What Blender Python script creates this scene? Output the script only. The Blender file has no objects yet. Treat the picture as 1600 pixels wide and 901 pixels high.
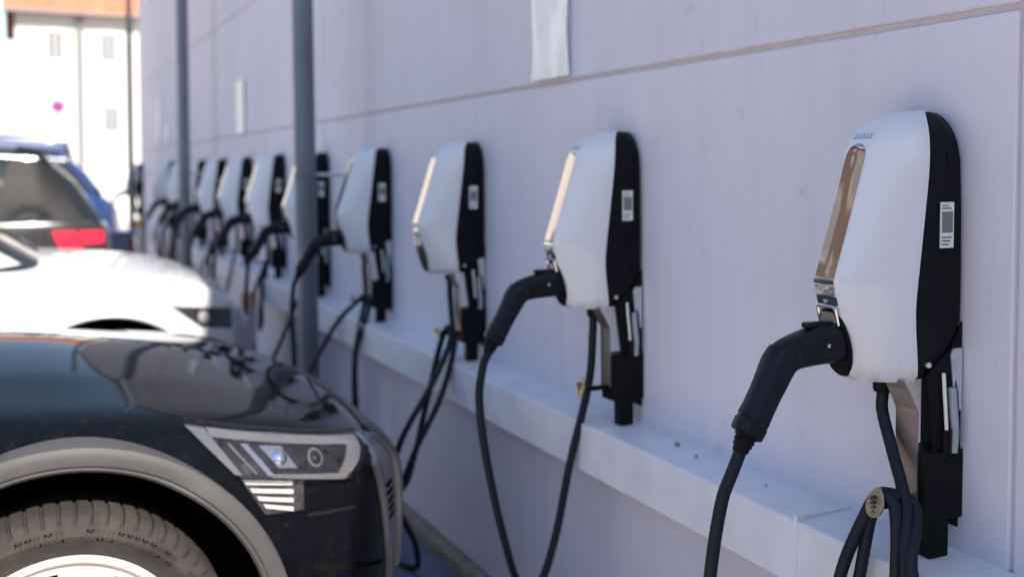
import bpy, bmesh, math, random
from mathutils import Vector, Matrix
from mathutils.bvhtree import BVHTree
from math import sin, cos, pi, radians, sqrt, atan2
random.seed(7)
scene = bpy.context.scene
C = scene.collection

# ------------------------------------------------------------------ camera
F_PX = 1650.0
YAW = math.atan(760.0 / F_PX)
PITCH = radians(2.3)
CAM = Vector((-1.477, 0.0, 1.49))
cd = bpy.data.cameras.new('camera')
cd.sensor_width = 36.0
cd.lens = F_PX / 1600.0 * 36.0
cd.shift_y = -(182.5 - F_PX * math.tan(PITCH)) / 1600.0
cd.clip_start = 0.02
cd.clip_end = 2000.0
cd.dof.use_dof = True
cd.dof.focus_distance = 1.84
cd.dof.aperture_fstop = 2.3
cam = bpy.data.objects.new('camera', cd)
C.objects.link(cam)
cam.location = CAM
cam.rotation_euler = (pi / 2 - PITCH, 0, -YAW)
scene.camera = cam

# ------------------------------------------------------------------ light
SUN_EL = radians(43)
SUN_DIR = Vector((0.16 * sin(SUN_EL), -sqrt(cos(SUN_EL) ** 2 - (0.16 * sin(SUN_EL)) ** 2), sin(SUN_EL)))
world = bpy.data.worlds.new('World')
scene.world = world
world.use_nodes = True
wn = world.node_tree
sky = wn.nodes.new('ShaderNodeTexSky')
sky.sky_type = 'NISHITA'
sky.sun_disc = False
sky.sun_elevation = SUN_EL
sky.sun_rotation = atan2(SUN_DIR.x, SUN_DIR.y)
sky.air_density = 1.2
sky.dust_density = 0.6
bg = wn.nodes['Background']
bg.inputs['Strength'].default_value = 0.088
wn.links.new(sky.outputs[0], bg.inputs['Color'])
sd = bpy.data.lights.new('sun', 'SUN')
sd.energy = 4.1
sd.angle = radians(0.53)
sd.color = (1.0, 0.94, 0.85)
sun = bpy.data.objects.new('sun', sd)
C.objects.link(sun)
sun.rotation_euler = SUN_DIR.to_track_quat('Z', 'Y').to_euler()
sun.location = (0, -5, 30)
vs = scene.view_settings
vs.view_transform = 'Standard'
vs.look = 'None'
vs.exposure = 1.47
vs.gamma = 1.0

# ------------------------------------------------------------------ materials
def node_mat(name):
    m = bpy.data.materials.new(name)
    m.use_nodes = True
    return m, m.node_tree, m.node_tree.nodes['Principled BSDF']

def mat(name, col, rough=0.5, metal=0.0, coat=0.0, vary=0.0, vscale=6.0, bump=0.0, bscale=200.0, bdist=0.002, spec=None,
        dirt=None, dirt_amt=0.0, dirt_scale=5.0, dirt_rough=True, dirt_lo=.48, dirt_hi=.8, rvary=0.0, emit=0.0, stretch=None):
    m, nt, b = node_mat(name)
    b.inputs['Base Color'].default_value = (*col, 1)
    b.inputs['Roughness'].default_value = rough
    b.inputs['Metallic'].default_value = metal
    if coat:
        b.inputs['Coat Weight'].default_value = coat
        b.inputs['Coat Roughness'].default_value = 0.03
    if spec is not None:
        b.inputs['Specular IOR Level'].default_value = spec
    if emit:
        b.inputs['Emission Color'].default_value = (*col, 1)
        b.inputs['Emission Strength'].default_value = emit
    N, L = nt.nodes, nt.links
    tc = N.new('ShaderNodeTexCoord')
    vec = tc.outputs['Object']
    if stretch:
        mp = N.new('ShaderNodeMapping')
        mp.inputs['Scale'].default_value = stretch
        L.new(vec, mp.inputs['Vector'])
        vec = mp.outputs[0]
    colsock = None
    if vary:
        nz = N.new('ShaderNodeTexNoise')
        nz.inputs['Scale'].default_value = vscale
        nz.inputs['Detail'].default_value = 6
        L.new(vec, nz.inputs['Vector'])
        mr = N.new('ShaderNodeMapRange')
        mr.inputs['From Min'].default_value = 0.3
        mr.inputs['From Max'].default_value = 0.7
        mr.inputs['To Min'].default_value = 1 - vary
        mr.inputs['To Max'].default_value = 1 + vary
        L.new(nz.outputs['Fac'], mr.inputs['Value'])
        mx = N.new('ShaderNodeMix')
        mx.data_type = 'RGBA'
        mx.blend_type = 'MULTIPLY'
        mx.inputs['Factor'].default_value = 1
        mx.inputs['A'].default_value = (*col, 1)
        L.new(mr.outputs[0], mx.inputs['B'])
        colsock = mx.outputs['Result']
    if dirt:
        nz = N.new('ShaderNodeTexNoise')
        nz.inputs['Scale'].default_value = dirt_scale
        nz.inputs['Detail'].default_value = 9
        nz.inputs['Roughness'].default_value = 0.7
        L.new(vec, nz.inputs['Vector'])
        mr = N.new('ShaderNodeMapRange')
        mr.inputs['From Min'].default_value = dirt_lo
        mr.inputs['From Max'].default_value = dirt_hi
        mr.inputs['To Max'].default_value = dirt_amt
        L.new(nz.outputs['Fac'], mr.inputs['Value'])
        mx = N.new('ShaderNodeMix')
        mx.data_type = 'RGBA'
        if colsock:
            L.new(colsock, mx.inputs['A'])
        else:
            mx.inputs['A'].default_value = (*col, 1)
        mx.inputs['B'].default_value = (*dirt, 1)
        L.new(mr.outputs[0], mx.inputs['Factor'])
        colsock = mx.outputs['Result']
        if dirt_rough:
            rr = N.new('ShaderNodeMapRange')
            rr.inputs['To Min'].default_value = rough
            rr.inputs['To Max'].default_value = min(1, rough + 0.5)
            L.new(mr.outputs[0], rr.inputs['Value'])
            L.new(rr.outputs[0], b.inputs['Roughness'])
    elif rvary:
        nz = N.new('ShaderNodeTexNoise')
        nz.inputs['Scale'].default_value = 14
        L.new(vec, nz.inputs['Vector'])
        rr = N.new('ShaderNodeMapRange')
        rr.inputs['To Min'].default_value = max(0.02, rough - rvary)
        rr.inputs['To Max'].default_value = rough + rvary
        L.new(nz.outputs['Fac'], rr.inputs['Value'])
        L.new(rr.outputs[0], b.inputs['Roughness'])
    if colsock:
        L.new(colsock, b.inputs['Base Color'])
    if bump:
        nz = N.new('ShaderNodeTexNoise')
        nz.inputs['Scale'].default_value = bscale
        nz.inputs['Detail'].default_value = 3
        L.new(tc.outputs['Object'], nz.inputs['Vector'])
        bp = N.new('ShaderNodeBump')
        bp.inputs['Strength'].default_value = bump
        bp.inputs['Distance'].default_value = bdist
        L.new(nz.outputs['Fac'], bp.inputs['Height'])
        L.new(bp.outputs[0], b.inputs['Normal'])
    return m

def wall_material():
    m, nt, b = node_mat('painted_stucco')
    N, L = nt.nodes, nt.links
    geo = N.new('ShaderNodeNewGeometry')
    # large soft blotches
    n1 = N.new('ShaderNodeTexNoise'); n1.inputs['Scale'].default_value = 1.6; n1.inputs['Detail'].default_value = 5
    L.new(geo.outputs['Position'], n1.inputs['Vector'])
    r1 = N.new('ShaderNodeMapRange'); r1.inputs['From Min'].default_value = .3; r1.inputs['From Max'].default_value = .7
    r1.inputs['To Min'].default_value = .95; r1.inputs['To Max'].default_value = 1.03
    L.new(n1.outputs['Fac'], r1.inputs['Value'])
    # vertical rain streaks
    mp = N.new('ShaderNodeMapping'); mp.inputs['Scale'].default_value = (1, 9, 0.5)
    L.new(geo.outputs['Position'], mp.inputs['Vector'])
    n2 = N.new('ShaderNodeTexNoise'); n2.inputs['Scale'].default_value = 1.5; n2.inputs['Detail'].default_value = 4
    L.new(mp.outputs[0], n2.inputs['Vector'])
    r2 = N.new('ShaderNodeMapRange'); r2.inputs['From Min'].default_value = .45; r2.inputs['From Max'].default_value = .75
    r2.inputs['To Min'].default_value = 1.0; r2.inputs['To Max'].default_value = .95
    L.new(n2.outputs['Fac'], r2.inputs['Value'])
    mu = N.new('ShaderNodeMath'); mu.operation = 'MULTIPLY'
    L.new(r1.outputs[0], mu.inputs[0]); L.new(r2.outputs[0], mu.inputs[1])
    # small scuffs
    n3 = N.new('ShaderNodeTexNoise'); n3.inputs['Scale'].default_value = 14; n3.inputs['Detail'].default_value = 8
    L.new(geo.outputs['Position'], n3.inputs['Vector'])
    r3 = N.new('ShaderNodeMapRange'); r3.inputs['From Min'].default_value = .65; r3.inputs['From Max'].default_value = .76
    r3.inputs['To Min'].default_value = 1.0; r3.inputs['To Max'].default_value = .86
    L.new(n3.outputs['Fac'], r3.inputs['Value'])
    mu2 = N.new('ShaderNodeMath'); mu2.operation = 'MULTIPLY'
    L.new(mu.outputs[0], mu2.inputs[0]); L.new(r3.outputs[0], mu2.inputs[1])
    mx = N.new('ShaderNodeMix'); mx.data_type = 'RGBA'; mx.blend_type = 'MULTIPLY'; mx.inputs['Factor'].default_value = 1
    mx.inputs['A'].default_value = (.675, .642, .74, 1)
    L.new(mu2.outputs[0], mx.inputs['B'])
    L.new(mx.outputs['Result'], b.inputs['Base Color'])
    b.inputs['Roughness'].default_value = .62
    n4 = N.new('ShaderNodeTexNoise'); n4.inputs['Scale'].default_value = 260; n4.inputs['Detail'].default_value = 3
    L.new(geo.outputs['Position'], n4.inputs['Vector'])
    bp = N.new('ShaderNodeBump'); bp.inputs['Strength'].default_value = .5; bp.inputs['Distance'].default_value = .0018
    L.new(n4.outputs['Fac'], bp.inputs['Height'])
    L.new(bp.outputs[0], b.inputs['Normal'])
    return m

M = {}
M['wall'] = wall_material()
M['sealant'] = mat('joint_sealant', (.55, .475, .48), .8, vary=.06, vscale=30)
M['flash'] = mat('painted_flashing', (.72, .715, .77), .34, vary=.06, vscale=9, dirt=(.35, .32, .3), dirt_amt=.25, dirt_scale=5, bump=.15, bscale=7, bdist=.003)
M['plinth'] = mat('concrete_plinth', (.30, .26, .23), .9, vary=.3, vscale=12, bump=.6, bscale=90, bdist=.004)
M['coping'] = mat('zinc_coping', (.4, .42, .45), .4, .6)
M['asphalt'] = mat('pale_asphalt', (.36, .305, .27), .9, vary=.2, vscale=3, bump=.7, bscale=120, bdist=.004)
M['pave'] = mat('pale_paving', (.42, .40, .38), .9, vary=.12, vscale=2)
M['bluepaint'] = mat('blue_bay_paint', (.12, .15, .24), .7, vary=.25, vscale=10, dirt=(.2, .18, .17), dirt_amt=.7, dirt_scale=11)
M['whiteline'] = mat('white_line_paint', (.7, .7, .7), .7, vary=.15, vscale=14)
M['white_shell'] = mat('white_charger_shell', (.68, .68, .715), .24, coat=.2, dirt=(.5, .45, .4), dirt_amt=.04, dirt_scale=9)
def shell_grime(m):
    nt = m.node_tree; N, L = nt.nodes, nt.links; b = N['Principled BSDF']
    src = b.inputs['Base Color'].links[0].from_socket
    tc = N.new('ShaderNodeTexCoord'); sx = N.new('ShaderNodeSeparateXYZ'); L.new(tc.outputs['Object'], sx.inputs[0])
    mp = N.new('ShaderNodeMapping'); mp.inputs['Scale'].default_value = (60, 60, 14); L.new(tc.outputs['Object'], mp.inputs['Vector'])
    nz = N.new('ShaderNodeTexNoise'); nz.inputs['Scale'].default_value = 1.0; nz.inputs['Detail'].default_value = 6; L.new(mp.outputs[0], nz.inputs['Vector'])
    g1 = N.new('ShaderNodeMapRange'); g1.inputs['From Min'].default_value = .0; g1.inputs['From Max'].default_value = .06; g1.inputs['To Min'].default_value = .42; g1.inputs['To Max'].default_value = 0
    L.new(sx.outputs['Z'], g1.inputs['Value'])
    g2 = N.new('ShaderNodeMapRange'); g2.inputs['From Min'].default_value = .42; g2.inputs['From Max'].default_value = .68; L.new(nz.outputs['Fac'], g2.inputs['Value'])
    mu = N.new('ShaderNodeMath'); mu.operation = 'MULTIPLY'; L.new(g1.outputs[0], mu.inputs[0]); L.new(g2.outputs[0], mu.inputs[1])
    mx = N.new('ShaderNodeMix'); mx.data_type = 'RGBA'; mx.inputs['B'].default_value = (.30, .23, .17, 1)
    L.new(mu.outputs[0], mx.inputs['Factor']); L.new(src, mx.inputs['A']); L.new(mx.outputs['Result'], b.inputs['Base Color'])
shell_grime(M['white_shell'])
M['black_case'] = mat('black_charger_case', (.005, .0055, .008), .5, spec=.12, vary=.2, vscale=20, bump=.12, bscale=500, bdist=.0006, dirt=(.06, .06, .06), dirt_amt=.05, dirt_scale=14)
M['black_box'] = mat('black_plastic', (.005, .0055, .007), .5, spec=.12, vary=.2, vscale=20)
M['plug'] = mat('plug_plastic', (.005, .006, .010), .4, spec=.22, dirt=(.06, .06, .07), dirt_amt=.06, dirt_scale=22)
M['plug_grip'] = mat('plug_grip_rubber', (.006, .008, .016), .5, spec=.22, bump=.1, bscale=600, bdist=.0005)
M['rubber'] = mat('cable_rubber', (.008, .011, .020), .5, spec=.22, dirt=(.06, .06, .065), dirt_amt=.08, dirt_scale=16)
M['chrome'] = mat('dark_chrome_strip', (.50, .45, .43), .07, 1.0, rvary=.03)
M['band'] = mat('bright_chrome', (.82, .80, .76), .12, 1.0)
M['navy'] = mat('navy_band', (.02, .035, .09), .25)
M['steel'] = mat('brushed_steel', (.36, .33, .32), .5, 1.0, rvary=.08, stretch=(1, 1, 20))
M['steel_lt'] = mat('zinc_plate', (.62, .63, .66), .4, .7, vary=.15, vscale=40)
M['label'] = mat('label_paper', (.74, .74, .74), .5)
M['print'] = mat('label_print_grey', (.18, .18, .19), .6, vary=.35, vscale=420)
M['ink'] = mat('dark_ink', (.03, .03, .035), .6)
M['whitemark'] = mat('white_mark', (.75, .75, .75), .5)
M['wire'] = mat('white_wire', (.75, .75, .72), .45)
M['conduit'] = mat('grey_conduit', (.30, .34, .37), .5)
M['brass'] = mat('tan_cap', (.50, .42, .30), .32, .7, vary=.2, vscale=60)
M['pole'] = mat('galvanised_pole', (.155, .175, .21), .45, .45, vary=.22, vscale=7, stretch=(1, 1, .3))
M['blackpole'] = mat('black_pole', (.03, .035, .045), .5)
M['post'] = mat('bollard_grey', (.55, .56, .56), .45, .2, vary=.1)
M['tan'] = mat('tan_tape', (.50, .30, .15), .6, vary=.1)
M['paper'] = mat('white_sign_film', (.95, .95, .95), .35, coat=.2, vary=.06, vscale=14)
# cars
M['blackpaint'] = mat('black_car_paint', (.003, .0035, .005), .035, spec=.3, dirt=(.15, .13, .12), dirt_amt=.09, dirt_scale=30, dirt_rough=False, dirt_lo=.56, dirt_hi=.9)
M['blackpaint'].node_tree.nodes['Principled BSDF'].inputs['IOR'].default_value = 1.27
M['whitepaint'] = mat('white_car_paint', (.49, .49, .50), .25, coat=.7)
M['greypaint'] = mat('dark_grey_car_paint', (.03, .028, .029), .2, metal=.2, coat=1.0)
M['bluepaintcar'] = mat('blue_car_paint', (.014, .035, .12), .2, coat=1.0)
M['whitevan'] = mat('white_van_paint', (.78, .78, .78), .3, coat=.5)
M['clad'] = mat('grey_cladding', (.050, .047, .048), .6, spec=.3, vary=.12, vscale=5, dirt=(.12, .115, .115), dirt_amt=.15, dirt_scale=9, bump=.15, bscale=400, bdist=.0008)
M['cladlight'] = mat('pale_grey_trim', (.30, .33, .36), .5)
M['carblack'] = mat('black_trim', (.008, .008, .009), .55, spec=.2)
M['well'] = mat('wheel_well_felt', (.006, .006, .006), .95, spec=0.0)
M['tyre'] = mat('tyre_rubber', (.030, .026, .024), .8, spec=.2, vary=.25, vscale=18, dirt=(.10, .085, .075), dirt_amt=.4, dirt_scale=7, bump=.3, bscale=60, bdist=.002)
M['rim'] = mat('silver_rim', (.55, .53, .51), .3, .15, coat=.3, vary=.06)
M['rimdark'] = mat('dark_rim', (.08, .07, .06), .5, .4)
M['carglass'] = mat('car_window_glass', (.012, .014, .016), .05, coat=0.0)
M['lampback'] = mat('lamp_housing_dark', (.022, .021, .022), .25, coat=.6, dirt=(.2, .18, .17), dirt_amt=.25, dirt_scale=14)
M['lampclear'] = mat('lamp_light_guide', (.25, .24, .24), .2, coat=.6, dirt=(.3, .26, .24), dirt_amt=.2, dirt_scale=20)
M['lampwhite'] = mat('lamp_white_bar', (.40, .385, .38), .25, coat=.4)
M['lampglass'] = mat('clear_lamp_cover', (1, 1, 1), .03)
_b = M['lampglass'].node_tree.nodes['Principled BSDF']
_b.inputs['Transmission Weight'].default_value = 1.0
_b.inputs['IOR'].default_value = 1.06
_b.inputs['Coat Weight'].default_value = .5
M['lampchrome'] = mat('lamp_chrome', (.80, .80, .82), .12, 1.0)
M['grille'] = mat('grey_grille', (.25, .235, .235), .4, .5, dirt=(.4, .36, .33), dirt_amt=.3, dirt_scale=12)
M['grilleframe'] = mat('grille_frame_silver', (.34, .33, .33), .3, .7)
M['red'] = mat('tail_lamp_red', (.55, .012, .03), .2, coat=1.0, emit=.55)
M['darkred'] = mat('reflector_red', (.22, .015, .02), .3)
M['plate'] = mat('number_plate_white', (.7, .7, .7), .4)
# background
M['facade'] = mat('white_render', (.50, .485, .465), .9, vary=.05, vscale=.5)
M['facade2'] = mat('cream_render', (.70, .66, .58), .9, vary=.05, vscale=.5)
M['brickbrown'] = mat('brown_brick', (.06, .042, .036), .85, vary=.2, vscale=3)
M['roof'] = mat('red_roof_tile', (.42, .13, .07), .8, vary=.2, vscale=2)
M['frame'] = mat('window_frame_white', (.7, .7, .7), .5)
M['pane'] = mat('window_pane', (.09, .09, .10), .3)
M['gutter'] = mat('zinc_gutter', (.17, .165, .17), .5, .2)
M['signred'] = mat('sign_red', (.35, .02, .05), .4)
M['signblue'] = mat('sign_blue', (.03, .05, .28), .4)
M['cabinet'] = mat('blue_grey_cabinet', (.13, .19, .28), .5)
M['fence'] = mat('pale_fence', (.6, .58, .55), .8)

# ------------------------------------------------------------------ helpers
def obj(name, me, material=None, parent=None, loc=None):
    o = bpy.data.objects.new(name, me)
    C.objects.link(o)
    if material is not None and len(me.materials) == 0:
        me.materials.append(material)
    if parent is not None:
        o.parent = parent
    if loc is not None:
        o.location = loc
    return o

def tag(o, label, cat, group=None):
    o['label'] = label
    o['category'] = cat
    if group:
        o['group'] = group
    return o

def thing(name, label, cat, loc=(0, 0, 0), rotz=0.0, group=None):
    o = bpy.data.objects.new(name, None)
    C.objects.link(o)
    o.location = loc
    o.rotation_euler = (0, 0, rotz)
    o.empty_display_size = .1
    return tag(o, label, cat, group)

class MB:
    def __init__(s):
        s.v = []; s.f = []; s.fm = []
    def add(s, vs, fs, mi=0):
        o = len(s.v)
        s.v += [tuple(p) for p in vs]
        s.f += [tuple(i + o for i in f) for f in fs]
        s.fm += [mi] * len(fs)
        return s
    def box(s, x0, x1, y0, y1, z0, z1, bev=0.0, mi=0, seg=2):
        if bev <= 0:
            v = [(x, y, z) for x in (x0, x1) for y in (y0, y1) for z in (z0, z1)]
            f = [(0, 1, 3, 2), (4, 6, 7, 5), (0, 4, 5, 1), (2, 3, 7, 6), (0, 2, 6, 4), (1, 5, 7, 3)]
            return s.add(v, f, mi)
        bm = bmesh.new()
        bmesh.ops.create_cube(bm, size=1)
        for q in bm.verts:
            q.co = Vector(((x0 + x1) / 2 + q.co.x * (x1 - x0), (y0 + y1) / 2 + q.co.y * (y1 - y0), (z0 + z1) / 2 + q.co.z * (z1 - z0)))
        bmesh.ops.bevel(bm, geom=bm.edges[:], offset=bev, segments=seg, affect='EDGES', profile=.5)
        return s.frombm(bm, mi)
    def frombm(s, bm, mi=0):
        bm.verts.index_update()
        s.add([q.co for q in bm.verts], [[w.index for w in f.verts] for f in bm.faces], mi)
        bm.free()
        return s
    def grid(s, rows, closed=False, mi=0, flip=False):
        n = len(rows[0]); v = [p for r in rows for p in r]; f = []
        m = n if closed else n - 1
        for i in range(len(rows) - 1):
            for j in range(m):
                a, b = i * n + j, i * n + (j + 1) % n
                q = (a, b, b + n, a + n)
                f.append(q[::-1] if flip else q)
        return s.add(v, f, mi)
    def tube(s, pts, rad, n=10, cap=True, mi=0):
        pts = [Vector(p) for p in pts]
        rows = []
        up = None
        for i, p in enumerate(pts):
            t = (pts[min(i + 1, len(pts) - 1)] - pts[max(i - 1, 0)]).normalized()
            if up is None:
                up = Vector((0, 1, 0)) if abs(t.y) < .9 else Vector((1, 0, 0))
            up = (up - t * up.dot(t)).normalized()
            sd_ = t.cross(up)
            r = rad[i] if isinstance(rad, (list, tuple)) else rad
            a, b = r if isinstance(r, (list, tuple)) else (r, r)
            rows.append([p + up * a * cos(2 * pi * k / n) + sd_ * b * sin(2 * pi * k / n) for k in range(n)])
        base = len(s.v)
        s.grid(rows, True, mi)
        if cap:
            s.f.append(tuple(base + k for k in range(n))[::-1]); s.fm.append(mi)
            e = base + n * (len(pts) - 1)
            s.f.append(tuple(e + k for k in range(n))); s.fm.append(mi)
        return s
    def cyl(s, p0, p1, r0, r1=None, n=16, mi=0):
        return s.tube([p0, p1], [r0, r1 if r1 is not None else r0], n, True, mi)
    def lathe(s, prof, axis='y', n=48, c=(0, 0, 0), mi=0, closed_prof=False):
        rows = []
        for (r, h) in prof:
            row = []
            for k in range(n):
                a = 2 * pi * k / n
                if axis == 'y':
                    row.append((c[0] + r * cos(a), c[1] + h, c[2] + r * sin(a)))
                elif axis == 'z':
                    row.append((c[0] + r * cos(a), c[1] + r * sin(a), c[2] + h))
                else:
                    row.append((c[0] + h, c[1] + r * cos(a), c[2] + r * sin(a)))
            rows.append(row)
        if closed_prof:
            rows.append(rows[0])
        return s.grid(rows, True, mi)
    def mesh(s, name='mesh', smooth=False, angle=None, fix=True):
        me = bpy.data.meshes.new(name)
        me.from_pydata(s.v, [], s.f)
        if fix:
            bm = bmesh.new(); bm.from_mesh(me)
            bmesh.ops.remove_doubles(bm, verts=bm.verts[:], dist=1e-6)
            if len(bm.faces) == len(s.fm):
                pass
            bmesh.ops.recalc_face_normals(bm, faces=bm.faces[:])
            if smooth:
                lim = radians(angle if angle else 40)
                for f in bm.faces: f.smooth = True
                for e in bm.edges:
                    if len(e.link_faces) == 2 and e.calc_face_angle(0) > lim:
                        e.smooth = False
            bm.to_mesh(me); bm.free()
        return me
    def build(s, name, material, parent=None, smooth=False, angle=None, loc=None):
        return obj(name, s.mesh(name, smooth, angle), material, parent, loc)

def lerp(a, b, t): return a + (b - a) * t
def tab(table, x):
    if x <= table[0][0]: return table[0][1]
    for (x0, y0), (x1, y1) in zip(table, table[1:]):
        if x <= x1:
            t = (x - x0) / (x1 - x0)
            return y0 + (y1 - y0) * t
    return table[-1][1]
def smoothtab(table, x):
    """Catmull-Rom (monotone-ish) interpolation of a table"""
    n = len(table)
    if x <= table[0][0]: return table[0][1]
    if x >= table[-1][0]: return table[-1][1]
    for i in range(n - 1):
        if x <= table[i + 1][0]:
            x0, y0 = table[i]; x1, y1 = table[i + 1]
            h = x1 - x0
            m0 = (y1 - table[i - 1][1]) / (x1 - table[i - 1][0]) if i > 0 else (y1 - y0) / h
            m1 = (table[i + 2][1] - y0) / (table[i + 2][0] - x0) if i < n - 2 else (y1 - y0) / h
            t = (x - x0) / h
            return (2*t**3-3*t**2+1)*y0 + (t**3-2*t**2+t)*h*m0 + (-2*t**3+3*t**2)*y1 + (t**3-t**2)*h*m1
def spline(pts, per=8):
    P = [Vector(p) for p in pts]
    P = [P[0] * 2 - P[1]] + P + [P[-1] * 2 - P[-2]]
    out = []
    for i in range(1, len(P) - 2):
        p0, p1, p2, p3 = P[i-1:i+3]
        # centripetal-like tangents
        d1 = max((p2 - p1).length, 1e-6)
        m1 = (p2 - p0) / max((p1 - p0).length + d1, 1e-6) * d1
        m2 = (p3 - p1) / max((p3 - p2).length + d1, 1e-6) * d1
        for k in range(per):
            t = k / per
            out.append((2*t**3-3*t**2+1)*p1 + (t**3-2*t**2+t)*m1 + (-2*t**3+3*t**2)*p2 + (t**3-t**2)*m2)
    out.append(P[-2])
    return out

def copy_tree(o, parent=None):
    c = o.copy()
    C.objects.link(c)
    c.parent = parent
    for ch in list(o.children):
        copy_tree(ch, c)
    return c

# ------------------------------------------------------------------ ground
def structure(o):
    o['kind'] = 'structure'
    return o
g = MB(); g.add([(-400, -300, 0), (400, -300, 0), (400, 500, 0), (-400, 500, 0)], [(0, 1, 2, 3)])
structure(g.build('ground', M['asphalt']))
g = MB(); g.add([(-.38, -8, .004), (-.055, -8, .004), (-.055, 15.6, .004), (-.38, 15.6, .004)], [(0, 1, 2, 3)])
structure(g.build('blue_bay_marking', M['bluepaint']))
for k in range(-3, 6):
    yb = 2.29 + 2.6 * k
    g = MB(); g.add([(-5.3, yb - .05, .004), (-.38, yb - .05, .004), (-.38, yb + .05, .004), (-5.3, yb + .05, .004)], [(0, 1, 2, 3)])
    structure(g.build('bay_line', M['whiteline']))
g = MB(); g.add([(-60, 19, .05), (60, 19, .05), (60, 70, .05), (-60, 70, .05), (-60, 19, -.05), (60, 19, -.05)], [(0, 1, 2, 3), (0, 4, 5, 1)])
structure(g.build('pavement', M['pave']))

# ------------------------------------------------------------------ charging wall (building)
WALL_TOP = 4.6
Y0, Y1 = -12.0, 15.75
bld = thing('building', 'long lavender-grey panelled building wall carrying the row of chargers', 'building', (0, 0, 0))
MB().box(.007, 12, Y0 + .02, Y1 - .02, 0, WALL_TOP - .02).build('wall_core', M['sealant'], bld)
cols = [Y0, -7.574, -3.174, 1.226, 5.626, 10.026, 14.426, Y1]
rows = [(.05, .70, .0), (.80, 1.754, 0), (1.766, 2.68, 0), (2.691, 3.62, 0), (3.631, 4.6, 0)]
pcache = {}
for i in range(len(cols) - 1):
    for (z0, z1, dx) in rows:
        ya, yb = cols[i] + .0025, cols[i + 1] - .0025
        key = (round(yb - ya, 3), round(z1 - z0, 3))
        if key not in pcache:
            pcache[key] = MB().box(0, .03, 0, yb - ya, 0, z1 - z0, .006, seg=2).mesh('panel')
        obj('panel', pcache[key], M['wall'], bld, (dx, ya, z0))
MB().box(-.06, 12.1, Y0 - .05, Y1 + .06, WALL_TOP + .001, WALL_TOP + .14, .008).build('coping', M['coping'], bld)
# end wall facing the street
MB().box(.032, 11.9, Y1 - .019, Y1 + .01, 0, WALL_TOP - .001).build('end_wall', M['wall'], bld)
# plinth
MB().box(-.05, .001, Y0, Y1, 0, .05, .006).build('plinth', M['plinth'], bld)
# folded ledge flashing in segments
yy = cols[0]
seg = 1.88
yy = 1.60 - seg * 7
rl = random.Random(3)
lcache = None
while yy < Y1 - .1:
    y2 = min(yy + seg, Y1)
    m = MB()
    prof = [(.0, .826), (-.004, .826), (-.1335, .818), (-.137, .8155), (-.137, .692), (-.134, .688), (.0, .688)]
    ny = 10
    rws = []
    for k in range(ny + 1):
        y = yy + .002 + (y2 - yy - .004) * k / ny
        w = rl.uniform(-.0012, .0012)
        rws.append([(x + (w if 0 < q < 6 else 0), y, z + (w * .6 if 1 < q < 4 else 0)) for q, (x, z) in enumerate(prof)])
    m.grid(rws)
    o = m.build('ledge_flashing', M['flash'], bld, True, 30)
    # seam cover strip
    if y2 < Y1 - .2:
        MB().box(-.1384, -.002, y2 - .006, y2 + .006, .6872, .8275, .0006).build('seam_strip', M['flash'], o)
    yy = y2
# little stones and dirt specks lying on the ledge
for k, (yq, xq, r) in enumerate([(2.03, -.07, .006), (2.14, -.05, .007), (1.78, -.065, .004), (3.6, -.06, .006), (4.3, -.08, .005)]):
    bm = bmesh.new(); bmesh.ops.create_icosphere(bm, subdivisions=1, radius=r)
    for v in bm.verts: v.co *= random.uniform(.75, 1.2)
    o = MB().frombm(bm).build('pebble', M['plinth'], None, loc=(xq, yq, .826 + r * .5))
    tag(o, ['right one of two close pebbles on the ledge between the two nearest chargers', 'left one of two close pebbles on the ledge between the two nearest chargers', 'tiny grit speck on the ledge just right of the nearest plug cable',
            'grit speck on the ledge under the third charger', 'grit speck on the ledge just right of the fourth charger'][k], 'pebble')

# ------------------------------------------------------------------ charger
def super_path(w, h, ps, P, zs, zc, n, e):
    """half section from the seam (near, -w) to the flat strip edge (-h)"""
    out = []
    for k in range(n + 1):
        a = pi / 2 * k / n
        ca, sa = max(cos(a), 0) ** e, sin(a) ** e
        out.append((-(ps + (P - ps) * sa), -(h + (w - h) * ca), zs + (zc - zs) * sa))
    return out

SP_P = [(0, .185), (.012, .193), (.06, .206), (.12, .222), (.150, .2305), (.165, .234), (.178, .234), (.195, .229), (.25, .211), (.33, .186), (.385, .169), (.41, .160), (.432, .142), (.450, .118), (.462, .090), (.467, .052)]
SEAM = [(0, .098), (.05, .108), (.11, .116), (.15, .115), (.25, .103), (.35, .090), (.41, .082), (.44, .074), (.455, .064), (.467, .048)]
SEAMW = [(0, .077), (.02, .083), (.06, .088), (.15, .091), (.30, .090), (.38, .087), (.42, .079), (.442, .068), (.457, .053), (.467, .036)]
HZ = .467
def strip_p(z): return smoothtab(SP_P, z)

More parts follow.
